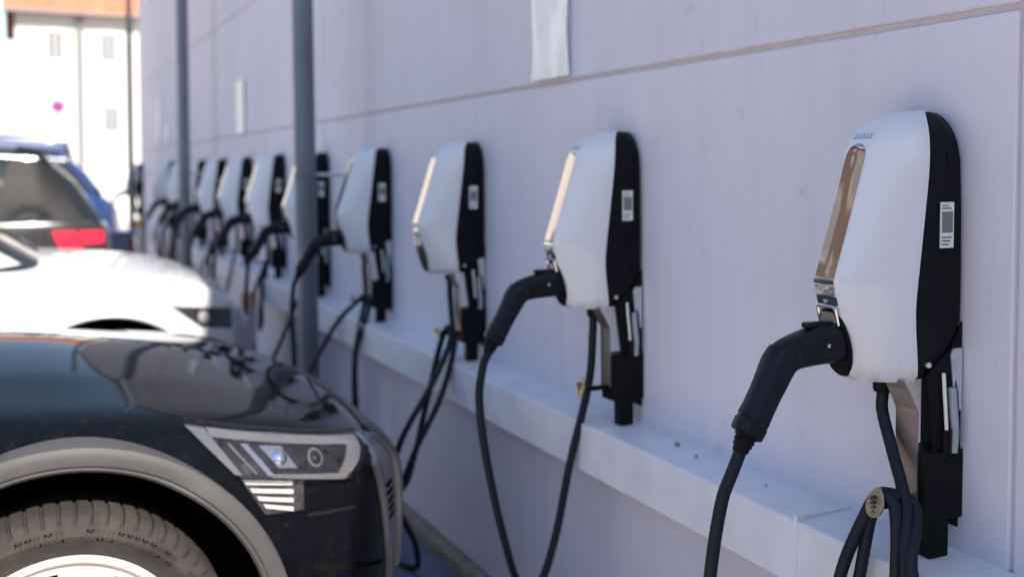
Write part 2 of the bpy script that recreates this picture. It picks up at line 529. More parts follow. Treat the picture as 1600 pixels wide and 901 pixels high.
def build_charger(kind):
    root = bpy.data.objects.new('charging_station', None)
    C.objects.link(root)
    root.empty_display_size = .1
    # --- white shell
    zs = [0, .004, .012, .03, .06, .09, .12, .14, .155, .165, .172, .18, .19, .205, .23, .26, .29, .32, .35, .375, .395, .41, .422, .434, .444, .452, .459, .464, .467]
    rws = []
    for i, z in enumerate(zs):
        P = strip_p(z); ps = smoothtab(SEAM, z); w = smoothtab(SEAMW, z)
        if z < .006:
            P -= .006; w -= .005
        h = .0245 * min(1, (HZ - z) / .03 + .15)
        half = super_path(w, h, ps, P, z, z, 12, 1.5)
        rws.append(half + [(x, -y, zz) for (x, y, zz) in reversed(half)])
    m = MB(); m.grid(rws)
    m.add(rws[0], [tuple(range(len(rws[0])))]); m.add(rws[-1], [tuple(range(len(rws[-1])))])
    m.build('shell', M['white_shell'], root, True, 50)
    # --- black case
    zs2 = [.006, .02, .045, .07, .10, .14, .2, .3, .38, .41, .425, .437, .447, .455, .461, .464]
    rws = []
    for z in zs2:
        ps = smoothtab(SEAM, z) + .0005; w = smoothtab(SEAMW, z) - .0015
        bk = tab([(0, .072), (.02, .062), (.07, .020), (.10, .004), (.467, .004)], z)
        wb = w - tab([(0, 0), (.40, 0.002), (.467, .012)], z)
        sec = [(-ps, -w), (-ps + .012, -w - .0012), (-(bk + .034) if bk + .034 < ps - .015 else -(ps - .014), -w - .0012), (-(bk + .030) if bk + .030 < ps - .013 else -(ps - .016), -w + .004), (-bk - .004, -wb + .004), (-bk, -wb + .010)]
        row = [(x, y, z) for x, y in sec]
        row += [(x, -y, zz) for x, y, zz in reversed(row)]
        rws.append(row)
    m = MB(); m.grid(rws, True)
    m.add(rws[0], [tuple(range(len(rws[0])))]); m.add(rws[-1], [tuple(range(len(rws[-1])))])
    case = m.build('case', M['black_case'], root, True, 25)
    # shallow panel line + latch recess + screw
    MB().box(-.1055, -.040, -.0935, -.0912, .1785, .1805).build('panel_line', M['black_box'], case)
    m = MB(); m.lathe([(0, -.0905), (.0035, -.0905), (.005, -.089), (.005, -.084)], 'y', 14, (-.082, 0, .030))
    m.build('screw', M['steel_lt'], case, True)
    MB().box(-.046, -.030, -.0900, -.08, .375, .392, .002).build('latch', M['black_box'], case)
    # --- label sticker on the near side (code square left out, plain grey block)
    lab = MB().box(-.066, -.036, -.0938, -.0915, .2300, .3080).build('label_sticker', M['label'], root)
    m = MB()
    m.box(-.0635, -.0385, -.0942, -.0939, .2560, .2920)
    m.build('printed_block', M['print'], lab)
    m = MB()
    for k in range(3):
        m.box(-.0640, -.0640 + .017 + .006 * ((k * 7) % 3) / 2, -.0942, -.0939, .2350 + k * .006, .2370 + k * .006)
    m.box(-.0640, -.043, -.0942, -.0939, .2965, .2985)
    m.box(-.0640, -.049, -.0942, -.0939, .3015, .3030)
    m.build('printed_lines', M['ink'], lab)
    # --- chrome strip with rounded top
    rws = []
    n = 22
    for k in range(n + 1):
        z = lerp(.178, .385, k / 12) if k <= 12 else .385 + .0235 * sin(pi / 2 * (k - 12) / 10)
        hw = .0235
        if z > .385:
            t = min(1, (z - .385) / .0236)
            hw = max(.0235 * sqrt(max(0, 1 - t * t)), .002)
        rws.append([(-strip_p(z) - .0016 + .0006 * abs(q), q * hw, z) for q in (-1, -.9, -.5, 0, .5, .9, 1)])
    m = MB(); m.grid(rws)
    rb = [[(x + .004, y, z) for x, y, z in r] for r in rws]
    m.grid([[r[0] for r in rws], [r[0] for r in rb]]); m.grid([[r[-1] for r in rws], [r[-1] for r in rb]])
    m.build('front_strip', M['chrome'], root, True, 60)
    # --- chrome bands under the strip
    for (za, zb, key, pr) in [(.1665, .1765, 'band', .003), (.1565, .1655, 'band', .0022), (.1475, .1560, 'band', .004), (.1310, .1470, 'navy', .002)]:
        m = MB()
        rws = []
        for z in (za, za + .0015, (za + zb) / 2, zb - .0015, zb):
            o_ = pr if za < z < zb else pr - .002
            rws.append([(-strip_p(z) - o_ + .0006 * abs(q), q * .0245, z) for q in (-1, -.9, 0, .9, 1)])
        m.grid(rws)
        m.grid([[r[0] for r in rws], [(r[0][0] + .008, r[0][1], r[0][2]) for r in rws]])
        m.grid([rws[0], [(x + .008, y, z) for x, y, z in rws[0]]]); m.grid([rws[-1], [(x + .008, y, z) for x, y, z in rws[-1]]])
        m.build('chrome_band', M[key], root, True, 40)
    m = MB()
    for (dy, dz, w_, h_) in [(-.006, .1625, .004, .006), (.001, .160, .004, .010), (.008, .1625, .004, .006), (0, .1395, .010, .0025), (.0, .1365, .006, .002)]:
        m.box(-strip_p(dz) - .0052, -strip_p(dz) - .0020, dy - w_ / 2, dy + w_ / 2, dz - h_ / 2, dz + h_ / 2)
    m.build('emblem', M['steel_lt'], root)
    # --- socket: metal frame, inlay and oval black rim on the sloping lower front
    def lower(q, z, off): return (-strip_p(z) - off, q, z)
    m = MB()
    zc, rz, ry = .066, .060, .0345
    rin, rout, back = [], [], []
    for k in range(32):
        a = 2 * pi * k / 32
        rout.append(lower(ry * cos(a) * 1.06, zc + rz * sin(a) * 1.03, -.001)); rin.append(lower((ry - .006) * cos(a), zc + (rz - .006) * sin(a), .004))
        back.append(lower(ry * cos(a), zc + rz * sin(a), .0045))
    m.grid([rout, back, rin], True)
    m.add(rin, [tuple(range(32))])
    m.build('socket_rim', M['black_box'], root, True, 50)
    m = MB()
    fr = [lower(.022 * sx_, z, .006) for sx_, z in ((-1, .098), (-1, .126), (-.8, .129), (.8, .129), (1, .126), (1, .098))]
    m.tube(fr, .003, 6)
    m.build('socket_frame', M['band'], root, True)
    m = MB(); m.box(-strip_p(.11) - .0065, -strip_p(.11) - .002, -.018, .018, .100, .124, .001)
    m.build('socket_flap', M['steel'], root)
    # --- logo strokes on the brow above the strip (unreadable lettering)
    m = MB()
    for k in range(5):
        z0_ = .4175; z1_ = .4255
        y = -.018 + k * .009
        for (ya, yb, za, zb) in [(y - .003, y + .003, z0_, z0_ + .002), (y - .003, y - .0012, z0_, z1_), (y - .003, y + .003 - (k % 2) * .003, z1_ - .002, z1_)]:
            za_, zb_ = za, zb
            m.add([(-strip_p(za_) - .0008, ya, za_), (-strip_p(za_) - .0008, yb, za_), (-strip_p(zb_) - .0008, yb, zb_), (-strip_p(zb_) - .0008, ya, zb_)], [(0, 1, 2, 3)])
    m.build('logo', M['conduit'], root)
    # --- gland
    gx, gy = -.106, -.007
    m = MB(); m.lathe([(0, .003), (.013, .003), (.0175, -.002), (.0175, -.020), (.0155, -.026), (.0125, -.028), (0, -.028)], 'z', 20, (gx, gy, -.001))
    m.build('cable_gland', M['black_box'], root, True, 30)
    # --- cable management bracket: side plate, box, steel plate, arm, cap, conduit
    yn = -.086
    m = MB()
    sp = [(-.085, .012), (-.066, -.122), (-.004, -.122), (-.004, .10), (-.03, .055)]
    m.add([(x, yn, z) for x, z in sp] + [(x, yn + .004, z) for x, z in sp], [(0, 1, 2, 3, 4), (9, 8, 7, 6, 5)] + [(i, (i + 1) % 5, 5 + (i + 1) % 5, 5 + i) for i in range(5)])
    m.build('side_plate', M['black_box'], root)
    MB().box(-.0035, .0, -.081, .005, -.262, .09, .001).build('back_plate', M['black_case'], root)
    m = MB()
    sp = [(-.032, .045), (-.026, .055), (-.006, .055), (-.005, -.05), (-.010, -.055), (-.014, -.02), (-.020, .004), (-.024, -.022)]
    m.add([(x, yn - .003, z) for x, z in sp] + [(x, yn - .0005, z) for x, z in sp], [tuple(range(8)), tuple(range(15, 7, -1))] + [(i, (i + 1) % 8, 8 + (i + 1) % 8, 8 + i) for i in range(8)])
    m.build('zinc_plate', M['steel_lt'], root)
    m = MB(); m.tube(spline([(-.052, yn - .006, .015), (-.050, yn - .007, -.02), (-.0455, yn - .006, -.055), (-.043, yn - .006, -.085)], 5), .0032, 8)
    m.build('white_wire', M['wire'], root, True)
    m = MB(); m.tube(spline([(-.040, yn - .004, -.084), (-.040, yn - .004, -.125)], 3), .008, 8)
    m.build('wire_sleeve', M['black_box'], root, True)
    m = MB(); m.tube(spline([(-.030, yn - .004, -.012), (-.028, yn - .006, -.05), (-.024, yn - .006, -.09), (-.026, yn - .005, -.125)], 6), [(.0075, .0075 + .0004 * (q % 2)) for q in range(19)], 10)
    m.build('grey_conduit', M['conduit'], root, True)
    MB().box(-.092, -.0005, -.0915, -.025, -.242, -.121, .004).build('junction_box', M['black_box'], root)
    MB().box(-.073, -.030, -.0885, -.058, -.307, -.2415, .003).build('cable_duct', M['black_box'], root)
    # steel plate facing the lot, bent out at the top
    m = MB()
    pf = [(-.130, .004), (-.118, -.012), (-.0985, -.048), (-.0965, -.055), (-.0955, -.207)]
    r1 = [[(x, -.078, z) for x, z in pf], [(x, -.029, z) for x, z in pf], [(x + .003, -.029, z) for x, z in pf], [(x + .003, -.078, z) for x, z in pf]]
    m.grid(r1 + [r1[0]])
    m.add([r1[q][0] for q in range(4)] + [r1[q][-1] for q in range(4)], [(0, 1, 2, 3), (7, 6, 5, 4)])
    m.build('steel_bracket', M['steel'], root)
    m = MB(); m.box(-.178, -.090, -.075, -.059, -.212, -.200, .003)
    m.build('hook_arm', M['black_box'], root)
    # teardrop cap
    out = []
    for k in range(24):
        a = 2 * pi * k / 24
        rr = .020 if sin(a) < 0 else .020 + .010 * sin(a)
        out.append((rr * .92 * cos(a) * (1 if sin(a) < 0 else (1 - .45 * sin(a))), rr * sin(a)))
    m = MB()
    f0 = [(-.182 - .25 * (-z), -.068 + y, -.204 + z) for y, z in out]
    f1 = [(x + .005, y, z) for x, y, z in f0]
    m.grid([f0, f1], True); m.add(f0, [tuple(range(24))]); m.add(f1, [tuple(range(24))])
    cap = m.build('hook_cap', M['brass'], root, True, 40)
    m = MB()
    for k in range(4):
        z = -.190 - k * .008
        for (a_, b_, dz) in ((-.006, -.001, .0), (.0, .005, -.002), (-.003, .001, .002)):
            m.box(-.1836 - .25 * (-.204 - z) * -1 - .0012, -.1826 + .25 * (z + .204), -.068 + a_, -.068 + b_, z + dz - .001, z + dz + .001)
    m.build('cap_marks', M['ink'], cap)
    return root

def build_plug(root):
    # side view path (x = -p) from the socket to the boot, elliptical sections
    DX = -.027
    path = [(-.172, .070), (-.190, .068), (-.212, .066), (-.245, .060), (-.275, .054), (-.293, .046), (-.305, .032), (-.316, .012), (-.330, -.012), (-.346, -.038), (-.360, -.060), (-.366, -.071)]
    path = [(x + DX, z) for x, z in path]
    rad = [(.031, .037), (.031, .037), (.030, .036), (.0275, .0315), (.026, .029), (.0255, .0285), (.0255, .0275), (.0250, .0255), (.0240, .0235), (.0240, .024), (.0245, .0255), (.0235, .0245)]
    def sweep(path, rad, n=20, e=.75, yoff=0):
        P = [Vector((x, yoff, z)) for x, z in path]
        rws = []
        for i, p in enumerate(P):
            t = (P[min(i + 1, len(P) - 1)] - P[max(i - 1, 0)]).normalized()
            nrm = Vector((t.z, 0, -t.x))
            a, b = rad[i]
            row = []
            for k in range(n):
                q = 2 * pi * k / n
                cy, sz_ = cos(q), sin(q)
                row.append(p + Vector((0, 1, 0)) * a * math.copysign(abs(cy) ** e, cy) + nrm * b * math.copysign(abs(sz_) ** e, sz_))
            rws.append(row)
        return rws
    # resample smoothly
    sp = spline([(x, 0, z) for x, z in path], 3)
    rr = spline([(a, 0, b) for a, b in rad], 3)
    rws = sweep([(q.x, q.z) for q in sp], [(q.x, q.z) for q in rr])
    m = MB(); m.grid(rws, True); m.add(rws[0], [tuple(range(20))]); m.add(rws[-1], [tuple(range(20))])
    plug = m.build('plug', M['plug'], root, True, 40)
    # raised grip panel on the back of the handle
    gp = [(-.292, .050), (-.306, .034), (-.318, .012), (-.332, -.012), (-.346, -.036), (-.356, -.052)]
    gp = [(x + DX, z) for x, z in gp]
    gr = [(.0262, .0290), (.0264, .0286), (.0262, .0266), (.0254, .0248), (.0254, .0248), (.0256, .0262)]
    s2 = spline([(x, 0, z) for x, z in gp], 3); r2 = spline([(a, 0, b) for a, b in gr], 3)
    rws = sweep([(q.x, q.z) for q in s2], [(q.x, q.z) for q in r2])
    keep = [k % 20 for k in range(-6, 7)]
    # the half facing the near side and outward
    m = MB()
    sub = [[r[(10 + k) % 20] for k in range(-7, 8)] for r in rws]
    m.grid(sub)
    m.build('grip', M['plug_grip'], plug, True, 50)
    # collar + button + boot
    rws = sweep([(x + DX, z) for x, z in [(-.3590, -.0575), (-.3600, -.059), (-.3690, -.0745), (-.3700, -.076)]], [(.0245, .0255), (.0262, .0275), (.0252, .0262), (.0235, .0245)])
    m = MB(); m.grid(rws, True); m.add(rws[0], [tuple(range(20))]); m.add(rws[-1], [tuple(range(20))])
    m.build('collar', M['plug'], plug, True, 30)
    m = MB()
    rws = []
    bp = [(-.365, -.070, .020), (-.3705, -.080, .0195), (-.3715, -.082, .0165), (-.374, -.0865, .0180), (-.375, -.089, .0155), (-.3775, -.0935, .0165), (-.3785, -.096, .0140), (-.3815, -.103, .0135), (-.382, -.105, .0112)]
    m.tube([(x + DX, 0, z) for x, z, r in bp], [r for x, z, r in bp], 16)
    m.build('boot', M['black_box'], plug, True, 25)
    MB().box(-.250 + DX, -.196 + DX, -.0095, .0095, .094, .1035, .003).build('release_button', M['plug'], plug)
    # screw dots and cross mark on the near side
    m = MB()
    for (x, z) in ((-.281, .050), (-.357, -.056), (-.208, .088)):
        m.lathe([(0, -.0270), (.0026, -.0270), (.003, -.024)], 'y', 10, (x + DX, 0, z))
    m.build('screw_recess', M['ink'], plug)
    m = MB()
    cx, cz = -.222 + DX, .066
    for ang in (35, -55):
        dx, dz = cos(radians(ang)) * .0042, sin(radians(ang)) * .0042
        nx, nz = -sin(radians(ang)) * .0008, cos(radians(ang)) * .0008
        m.add([(cx - dx - nx, -.0302, cz - dz - nz), (cx + dx - nx, -.0302, cz + dz - nz), (cx + dx + nx, -.0302, cz + dz + nz), (cx - dx + nx, -.0302, cz - dz + nz)], [(0, 1, 2, 3)])
    m.build('cross_mark', M['whitemark'], plug)
    return plug

proto_no = build_charger('plain')
proto_pl = copy_tree(proto_no)
build_plug(proto_pl)

PE = (-.4085, -.035, -.104)          # plug boot end
PE2 = (-.422, -.035, -.132)
GL = (-.106, -.042, -.026)       # gland end
GL2 = (-.107, -.042, -.060)
def hook_loop(px, spread_n, spread_f, bot, out=.02):
    """a loop draped over the hook arm: down the near side, round the bottom, up the far side, over the arm"""
    return [(-px, -.103 - .024, -.205), (-px - out * .3, -.103 - spread_n * .8, -.33), (-px - out, -.103 - spread_n, -.50), (-px - out, -.103 - spread_n * .4, bot + .02),
            (-px - out, -.103 + spread_f * .3, bot), (-px - out, -.103 + spread_f, -.50), (-px - out * .3, -.103 + spread_f * .8, -.33), (-px, -.103 + .022, -.205), (-px, -.103, -.186)]
def cable_pts(kind, r):
    j = lambda a: r.uniform(-a, a)
    if kind == 'coil0':
        pts = [GL, GL2, (-.116, -.075, -.12), (-.138, -.130, -.20), (-.157, -.160, -.29), (-.162, -.178, -.42), (-.18, -.18, -.62), (-.21, -.10, -.72), (-.215, -.03, -.60), (-.195, -.035, -.36), (-.168, -.078, -.215), (-.163, -.103, -.186)]
        pts += hook_loop(.158, .046, .055, -.70, .03)
        pts += [(-.120, -.132, -.205), (-.140, -.175, -.29), (-.156, -.212, -.45), (-.17, -.19, -.66), (-.19, -.05, -.70), (-.185, -.01, -.5)]
        pts = pts[:-1] + [(-.24, .05, -.78), (-.41, -.02, -.72), (-.478, -.035, -.45), (-.466, -.035, -.30), (-.444, -.035, -.18), PE2, PE]
        return pts
    if kind == 'vee':
        return [GL, GL2, (-.112, -.03, -.20), (-.150, -.01, -.42), (-.20, .01, -.64), (-.245 + j(.02), .02, -.77), (-.29, .02, -.76), (-.355, -.01, -.60), (-.412, -.03, -.38), (-.434, -.035, -.22), PE2, PE]
    if kind == 'free':
        pts = [GL, GL2, (-.108, -.055, -.12), (-.118, -.095, -.185), (-.124, -.128, -.25), (-.18, -.14, -.42), (-.27, -.13, -.60), (-.31, -.09, -.74), (-.26, -.03, -.72), (-.19, -.05, -.42), (-.15, -.085, -.215), (-.135, -.103, -.186),
               (-.14, -.130, -.23), (-.22, -.17, -.36), (-.34, -.18, -.55), (-.355, -.14, -.70), (-.30, -.06, -.84), (-.22, .02, -.98), (-.19, .10, -1.10), (-.25, .35, -1.115), (-.30, .90, -1.115), (-.55, 1.06, -1.115), (-1.1, 1.08, -1.115), (-1.9, 1.08, -1.115)]
        return pts
    if kind == 'hookvee':
        return [GL, GL2, (-.106, -.05, -.20), (-.115, -.07, -.45), (-.12, -.085, -.74), (-.115, -.10, -.80), (-.105, -.115, -.72), (-.105, -.120, -.45), (-.112, -.125, -.24), (-.118, -.103, -.187), (-.13, -.070, -.20), (-.22, -.03, -.30), (-.31, 0, -.46), (-.378, -.02, -.57), (-.412, -.03, -.55), (-.425, -.035, -.40), (-.432, -.035, -.25), PE2, PE]
    if kind == 'hookplug':
        a = j(.05)
        return [GL, GL2, (-.106, -.05, -.22), (-.13, -.09, -.47), (-.15, -.10, -.60 + a), (-.14, -.13, -.55 + a), (-.125, -.135, -.33), (-.12, -.103, -.187), (-.14, -.06, -.26), (-.22, -.02, -.48), (-.31, .01, -.66 + a), (-.38, -.02, -.62 + a), (-.43, -.035, -.40), PE2, PE]
    return []

ords = ['nearest', 'second nearest', 'third nearest', 'fourth nearest', 'fifth', 'sixth', 'seventh', 'eighth', 'ninth', 'tenth', 'eleventh', 'twelfth']
clab = ['large white and black wall charger in sharp focus, nearest the camera',
        'second nearest white wall charger, its cable hanging in an open V',
        'third nearest white wall charger with an empty holster and looped cable',
        'fourth white wall charger, plugged, just right of the thick grey pole',
        'fifth white wall charger, partly hidden behind the thick grey pole',
        'sixth white wall charger, first one clear to the left of the thick pole',
        'seventh white wall charger along the wall, second left of the thick pole',
        'eighth white wall charger along the wall, third left of the thick pole',
        'ninth white wall charger, just right of the far grey pole',
        'tenth white wall charger, mostly hidden behind the far grey pole',
        'eleventh white wall charger, just left of the far grey pole',
        'farthest small charger at the very end of the wall']
kinds = ['coil0', 'vee', 'free', 'hookvee', 'hookplug', 'hookplug', 'vee', 'hookplug', 'vee', 'hookplug', 'plainloop', 'vee']
SP = 1.047
roots = []
for n in range(12):
    src = proto_no if n in (2, 10) else proto_pl
    roots.append(src if n in (0, 2) else copy_tree(src))
for n in range(12):
    y = 1.416 + SP * n if n < 11 else 15.40
    root = roots[n]
    root.location = (0, y, 1.13)
    if n:
        rj = random.Random(90 + n)
        root.rotation_euler = (radians(rj.uniform(-.7, .7)), 0, radians(rj.uniform(-.25, .25)))
        root.location.z += rj.uniform(-.004, .004)
        root.location.x = -.001
    tag(root, clab[n], 'EV charger', 'wall chargers in a row')
    r = random.Random(40 + n)
    k = kinds[n]
    pts = cable_pts(k, r) if k != 'plainloop' else [GL, GL2, (-.11, -.05, -.2), (-.14, -.08, -.5), (-.17, -.05, -.72), (-.15, .02, -.5), (-.12, -.06, -.22), (-.12, -.103, -.187), (-.12, -.13, -.3), (-.14, -.13, -.6), (-.2, 0, -.9), (-.3, .05, -1.05)]
    pts = [(min(x, -.157 - .012 * ((q * 7) % 5) / 4) if -1.0 < z < -.27 else x, yq + .035, z) for q, (x, yq, z) in enumerate(pts)]
    MB().tube(spline(pts, 10 if n < 4 else 7), .0108, 12 if n < 3 else 8).build('cable', M['rubber'], root, True, 60)

# ------------------------------------------------------------------ poles, bollards, signs on the wall
def pole(name, label, x, y, r, h, m, lean=0, cat='pole'):
    t = thing(name, label, cat, (x, y, 0))
    MB().tube([(0, 0, 0), (-lean * .5, 0, h / 2), (-lean, 0, h)], r, 28).build('shaft', m, t, True)
    MB().lathe([(0, .022), (r + .012, .022), (r + .05, .012), (r + .055, 0)], 'z', 28).build('base_flange', m, t, True, 40)
    zc = 1.475
    MB().lathe([(r, zc - .014), (r + .004, zc - .012), (r + .004, zc + .012), (r, zc + .014)], 'z', 28, (-lean * zc / h, 0, 0)).build('collar', m, t, True, 40)
    MB().cyl((-lean * zc / h + r, 0, zc), (-x, 0, zc), .009, n=10).build('wall_stay', M['steel_lt'], t, True)
    return t
pole('steel_pole', 'thick galvanised steel pole in front of the fifth charger', -.277, 4.87, .048, 4.9, M['pole'], .05)
pole('steel_pole', 'far galvanised steel pole between the ninth and eleventh chargers', -.255, 9.22, .047, 4.9, M['pole'], .02)
pole('dark_pole', 'thin black pole near the far end of the wall', -.31, 13.6, .034, 5.2, M['blackpole'], 0)

def bollard(label, x, y, h):
    t = thing('bollard', label, 'bollard', (x, y, 0), group='bollards in front of the wall')
    MB().lathe([(.048, 0), (.048, h - .09)], 'z', 24).build('post', M['post'], t, True)
    MB().lathe([(.0485, h - .09), (.049, h - .012), (.044, h - .003), (.02, h), (0, h + .001)], 'z', 24).build('cap', M['tan'], t, True, 40)
    MB().lathe([(.075, 0), (.075, .008), (.049, .010)], 'z', 24).build('foot_plate', M['post'], t, True, 30)
bollard('grey bollard with tan top beside the white car nose', -.215, 6.70, .73)
bollard('grey bollard with tan top at the far end of the wall', -.45, 11.0, 1.02)

def wall_sign(label, y, w, z0, h, crumple, seed, name='wall_sign'):
    r = random.Random(seed)
    ny, nz = 10, 16
    ph = [r.uniform(0, 6) for _ in range(4)]
    def dx(a, b):
        return crumple * (sin(a * 7 + b * 3 + ph[0]) + .7 * sin(b * 11 + a * 4 + ph[1]) + .5 * sin(a * 15 - b * 9 + ph[2]))
    f = [[(-.016 - dx(i / ny, k / nz), y - w / 2 + w * i / ny, z0 + h * k / nz) for i in range(ny + 1)] for k in range(nz + 1)]
    b = [[(x + .006, yy_, zz) for x, yy_, zz in row] for row in f]
    m = MB(); m.grid(f); m.grid(b)
    for e0, e1 in ((f[0], b[0]), (f[-1], b[-1]), ([q[0] for q in f], [q[0] for q in b]), ([q[-1] for q in f], [q[-1] for q in b])):
        m.grid([e0, e1])
    t = thing(name, label, 'sign', (0, 0, 0))
    m.build('sheet', M['paper'], t, True, 50)
    for sy in (-1, 1):
        MB().box(-.012, -.0002, y + sy * (w / 2 - .02) - .006, y + sy * (w / 2 - .02) + .006, z0 + .02, z0 + h - .02).build('batten', M['steel_lt'], t)
wall_sign('crinkled white sheet on the wall above the second and third chargers', 2.90, .235, 1.775, .52, .0035, 1)
wall_sign('narrow white sheet on the wall between the two grey poles', 8.02, .26, 1.775, .39, .003, 2)
wall_sign('tall pale sheet on the far wall beyond the poles', 13.35, .24, 1.82, .52, .003, 3)
wall_sign('short pale sheet beside the tall one on the far wall', 12.55, .30, 1.80, .20, .003, 4)

# ------------------------------------------------------------------ cars
BASE_CONTOUR = [(0, 0), (.006, .2), (.028, .40), (.075, .56), (.140, .70), (.225, .81), (.35, .885), (.54, .935), (.75, .955), (.96, .962), (1.3, .965), (1.8, .962), (2.4, .958), (3.0, .960), (3.5, .967), (3.9, .965), (4.3, .945), (4.58, .905), (4.74, .83), (4.83, .70), (4.87, .5), (4.89, .25), (4.9, 0)]

class Car:
    def __init__(s, name, label, loc, rotz, paint, spec):
        s.t = thing(name, label, spec.get('cat', 'car'), loc, rotz)
        s.spec = spec
        L, W = spec['L'], spec['W']
        k = L / 4.9
        s.cont = [(a * k, b * W / 1.93) for a, b in BASE_CONTOUR]
        s.L, s.W = L, W
        # resampled contour with arc length and normals
        sp = spline([(a, b, 0) for a, b in s.cont], 8)
        s.arc = [0]
        for p, q in zip(sp, sp[1:]): s.arc.append(s.arc[-1] + (q - p).length)
        s.cp = sp
        s.body(paint)
    def at(s, a):
        """contour point and outward normal (s,y>0 half) at arc length a"""
        for i in range(len(s.arc) - 1):
            if a <= s.arc[i + 1] or i == len(s.arc) - 2:
                t = (a - s.arc[i]) / (s.arc[i + 1] - s.arc[i])
                p = s.cp[i].lerp(s.cp[i + 1], t)
                d = (s.cp[i + 1] - s.cp[i]).normalized()
                return p, Vector((-d.y, d.x, 0))
    def A(s, sv):
        """arc length where the contour is at station sv (front half)"""
        for i in range(len(s.cp) - 1):
            if s.cp[i + 1].x >= sv:
                t = (sv - s.cp[i].x) / max(s.cp[i + 1].x - s.cp[i].x, 1e-9)
                return lerp(s.arc[i], s.arc[i + 1], t)
    def body(s, paint):
        sp = s.spec; L = s.L
        zsh = lambda x: smoothtab(sp['shoulder'], x)
        n = len(s.cont)
        # half columns
        cols_ = []
        for i, (a, b) in enumerate(s.cont):
            p0 = s.cont[max(i - 1, 0)]; p1 = s.cont[min(i + 1, n - 1)]
            d = Vector((p1[0] - p0[0], p1[1] - p0[1]))
            if i == 0: d = Vector((0, 1))
            if i == n - 1: d = Vector((0, -1))
            d.normalize()
            nx, ny = -d.y, d.x
            col = []
            zs_ = zsh(a)
            col.append((min(max(a, .25), L - .25), 0, .21))
            rl_f = sp.get('roll', 0) * max(0, min(1, (a - .40) / .4)) * max(0, min(1, (L - .3 - a) / .5))
            for (e, z) in sp['rows']:
                if z is None:
                    z = zs_ - .045 - .02 * rl_f; e = e + .045 * rl_f
                z = min(z, zs_ - .045 - (0.0 if z == zs_ - .045 else .02 * (1 + e)))
                col.append((a - nx * e, max(b - ny * e, 0), z))
            e = sp.get('sh_in', .075) + .095 * rl_f
            col.append((a - nx * e, max(b - ny * e, 0), zs_))
            ff = max(0, 1 - a / 1.0); fr = max(0, 1 - (L - a) / .8)
            cr = sp.get('crown', .047) * min(1, .2 + a * .8)
            for (ys, dz, push) in ((.82, cr * sp.get('cf', (.33, .66, .74, .95))[0], .09), (.62, cr * sp.get('cf', (.33, .66, .74, .95))[1], .135), (.56, cr * sp.get('cf', (.33, .66, .74, .95))[2], .145), (.30, cr * sp.get('cf', (.33, .66, .74, .95))[3], .19)):
                aa = a + (e + push) * ff - (e + push) * fr
                bb = (b - ny * e) * ys
                col.append((aa, max(bb, 0), zsh(aa) + dz))
            aa = a + (e + .20) * ff - (e + .20) * fr
            col.append((aa, 0, zsh(aa) + cr))
            cols_.append(col)
        m = MB()
        R = len(cols_[0])
        for sgn in (1, -1):
            rws = [[(-c[r][0], sgn * c[r][1], c[r][2]) for c in cols_] for r in range(R)]
            m.grid(rws)
        me = bpy.data.meshes.new('cage'); me.from_pydata(m.v, [], m.f)
        bm = bmesh.new(); bm.from_mesh(me)
        bmesh.ops.remove_doubles(bm, verts=bm.verts[:], dist=1e-4)
        bmesh.ops.dissolve_degenerate(bm, edges=bm.edges[:], dist=1e-5)
        bmesh.ops.recalc_face_normals(bm, faces=bm.faces[:])
        bm.to_mesh(me); bm.free()
        tmp = bpy.data.objects.new('tmp_body', me); C.objects.link(tmp)
        md = tmp.modifiers.new('ss', 'SUBSURF'); md.levels = sp.get('ss', 2); md.render_levels = sp.get('ss', 2)
        # uncut surface for wrapping features
        dg = bpy.context.evaluated_depsgraph_get()
        ev = tmp.evaluated_get(dg)
        m0 = bpy.data.meshes.new_from_object(ev)
        b0 = bmesh.new(); b0.from_mesh(m0)
        s.bvh = BVHTree.FromBMesh(b0); b0.free()
        cutters = []
        for ax in sp['axles']:
            for sgn in (1, -1):
                cm = MB(); yo = s.W / 2
                cm.lathe([(0, sgn * (yo - .34)), (sp['arch'], sgn * (yo - .34)), (sp['arch'], sgn * (yo + .3)), (0, sgn * (yo + .3))], 'y', 48, (-ax, 0, sp['wheel_r']))
                co = obj('cutter', cm.mesh('cutter')); cutters.append(co)
                bmod = tmp.modifiers.new('b', 'BOOLEAN'); bmod.operation = 'DIFFERENCE'; bmod.object = co; bmod.solver = 'EXACT'
        dg = bpy.context.evaluated_depsgraph_get(); dg.update()
        ev = tmp.evaluated_get(dg)
        m1 = bpy.data.meshes.new_from_object(ev)
        for co in cutters: bpy.data.objects.remove(co)
        bpy.data.objects.remove(tmp)
        m1.materials.clear(); m1.materials.append(paint); m1.materials.append(M['well'])
        yw = s.W / 2 - .34
        for p in m1.polygons:
            p.material_index = 0
            p.use_smooth = True
            c = p.center
            for ax in sp['axles']:
                rr = sqrt((c.x + ax) ** 2 + (c.z - sp['wheel_r']) ** 2)
                nr = Vector((c.x + ax, 0, c.z - sp['wheel_r']))
                if rr < sp['arch'] + .004 and abs(c.y) > yw - .01 and abs(c.y) < s.W / 2 + .02:
                    if abs(abs(c.y) - yw) < .004 or (nr.length > 0 and p.normal.dot(nr.normalized()) < -.7 and abs(rr - sp['arch']) < .01):
                        p.material_index = 1; p.use_smooth = False
        bm = bmesh.new(); bm.from_mesh(m1)
        for e in bm.edges:
            if len(e.link_faces) == 2 and e.calc_face_angle(0) > radians(50): e.smooth = False
        bm.to_mesh(m1); bm.free()
        s.bodyobj = obj('body', m1, None, s.t)
        # cabin
        cb = sp['cabin']
        rws = []
        st = cb['st']                       # stations: (s, ztop, half width at belt, half width at roof)
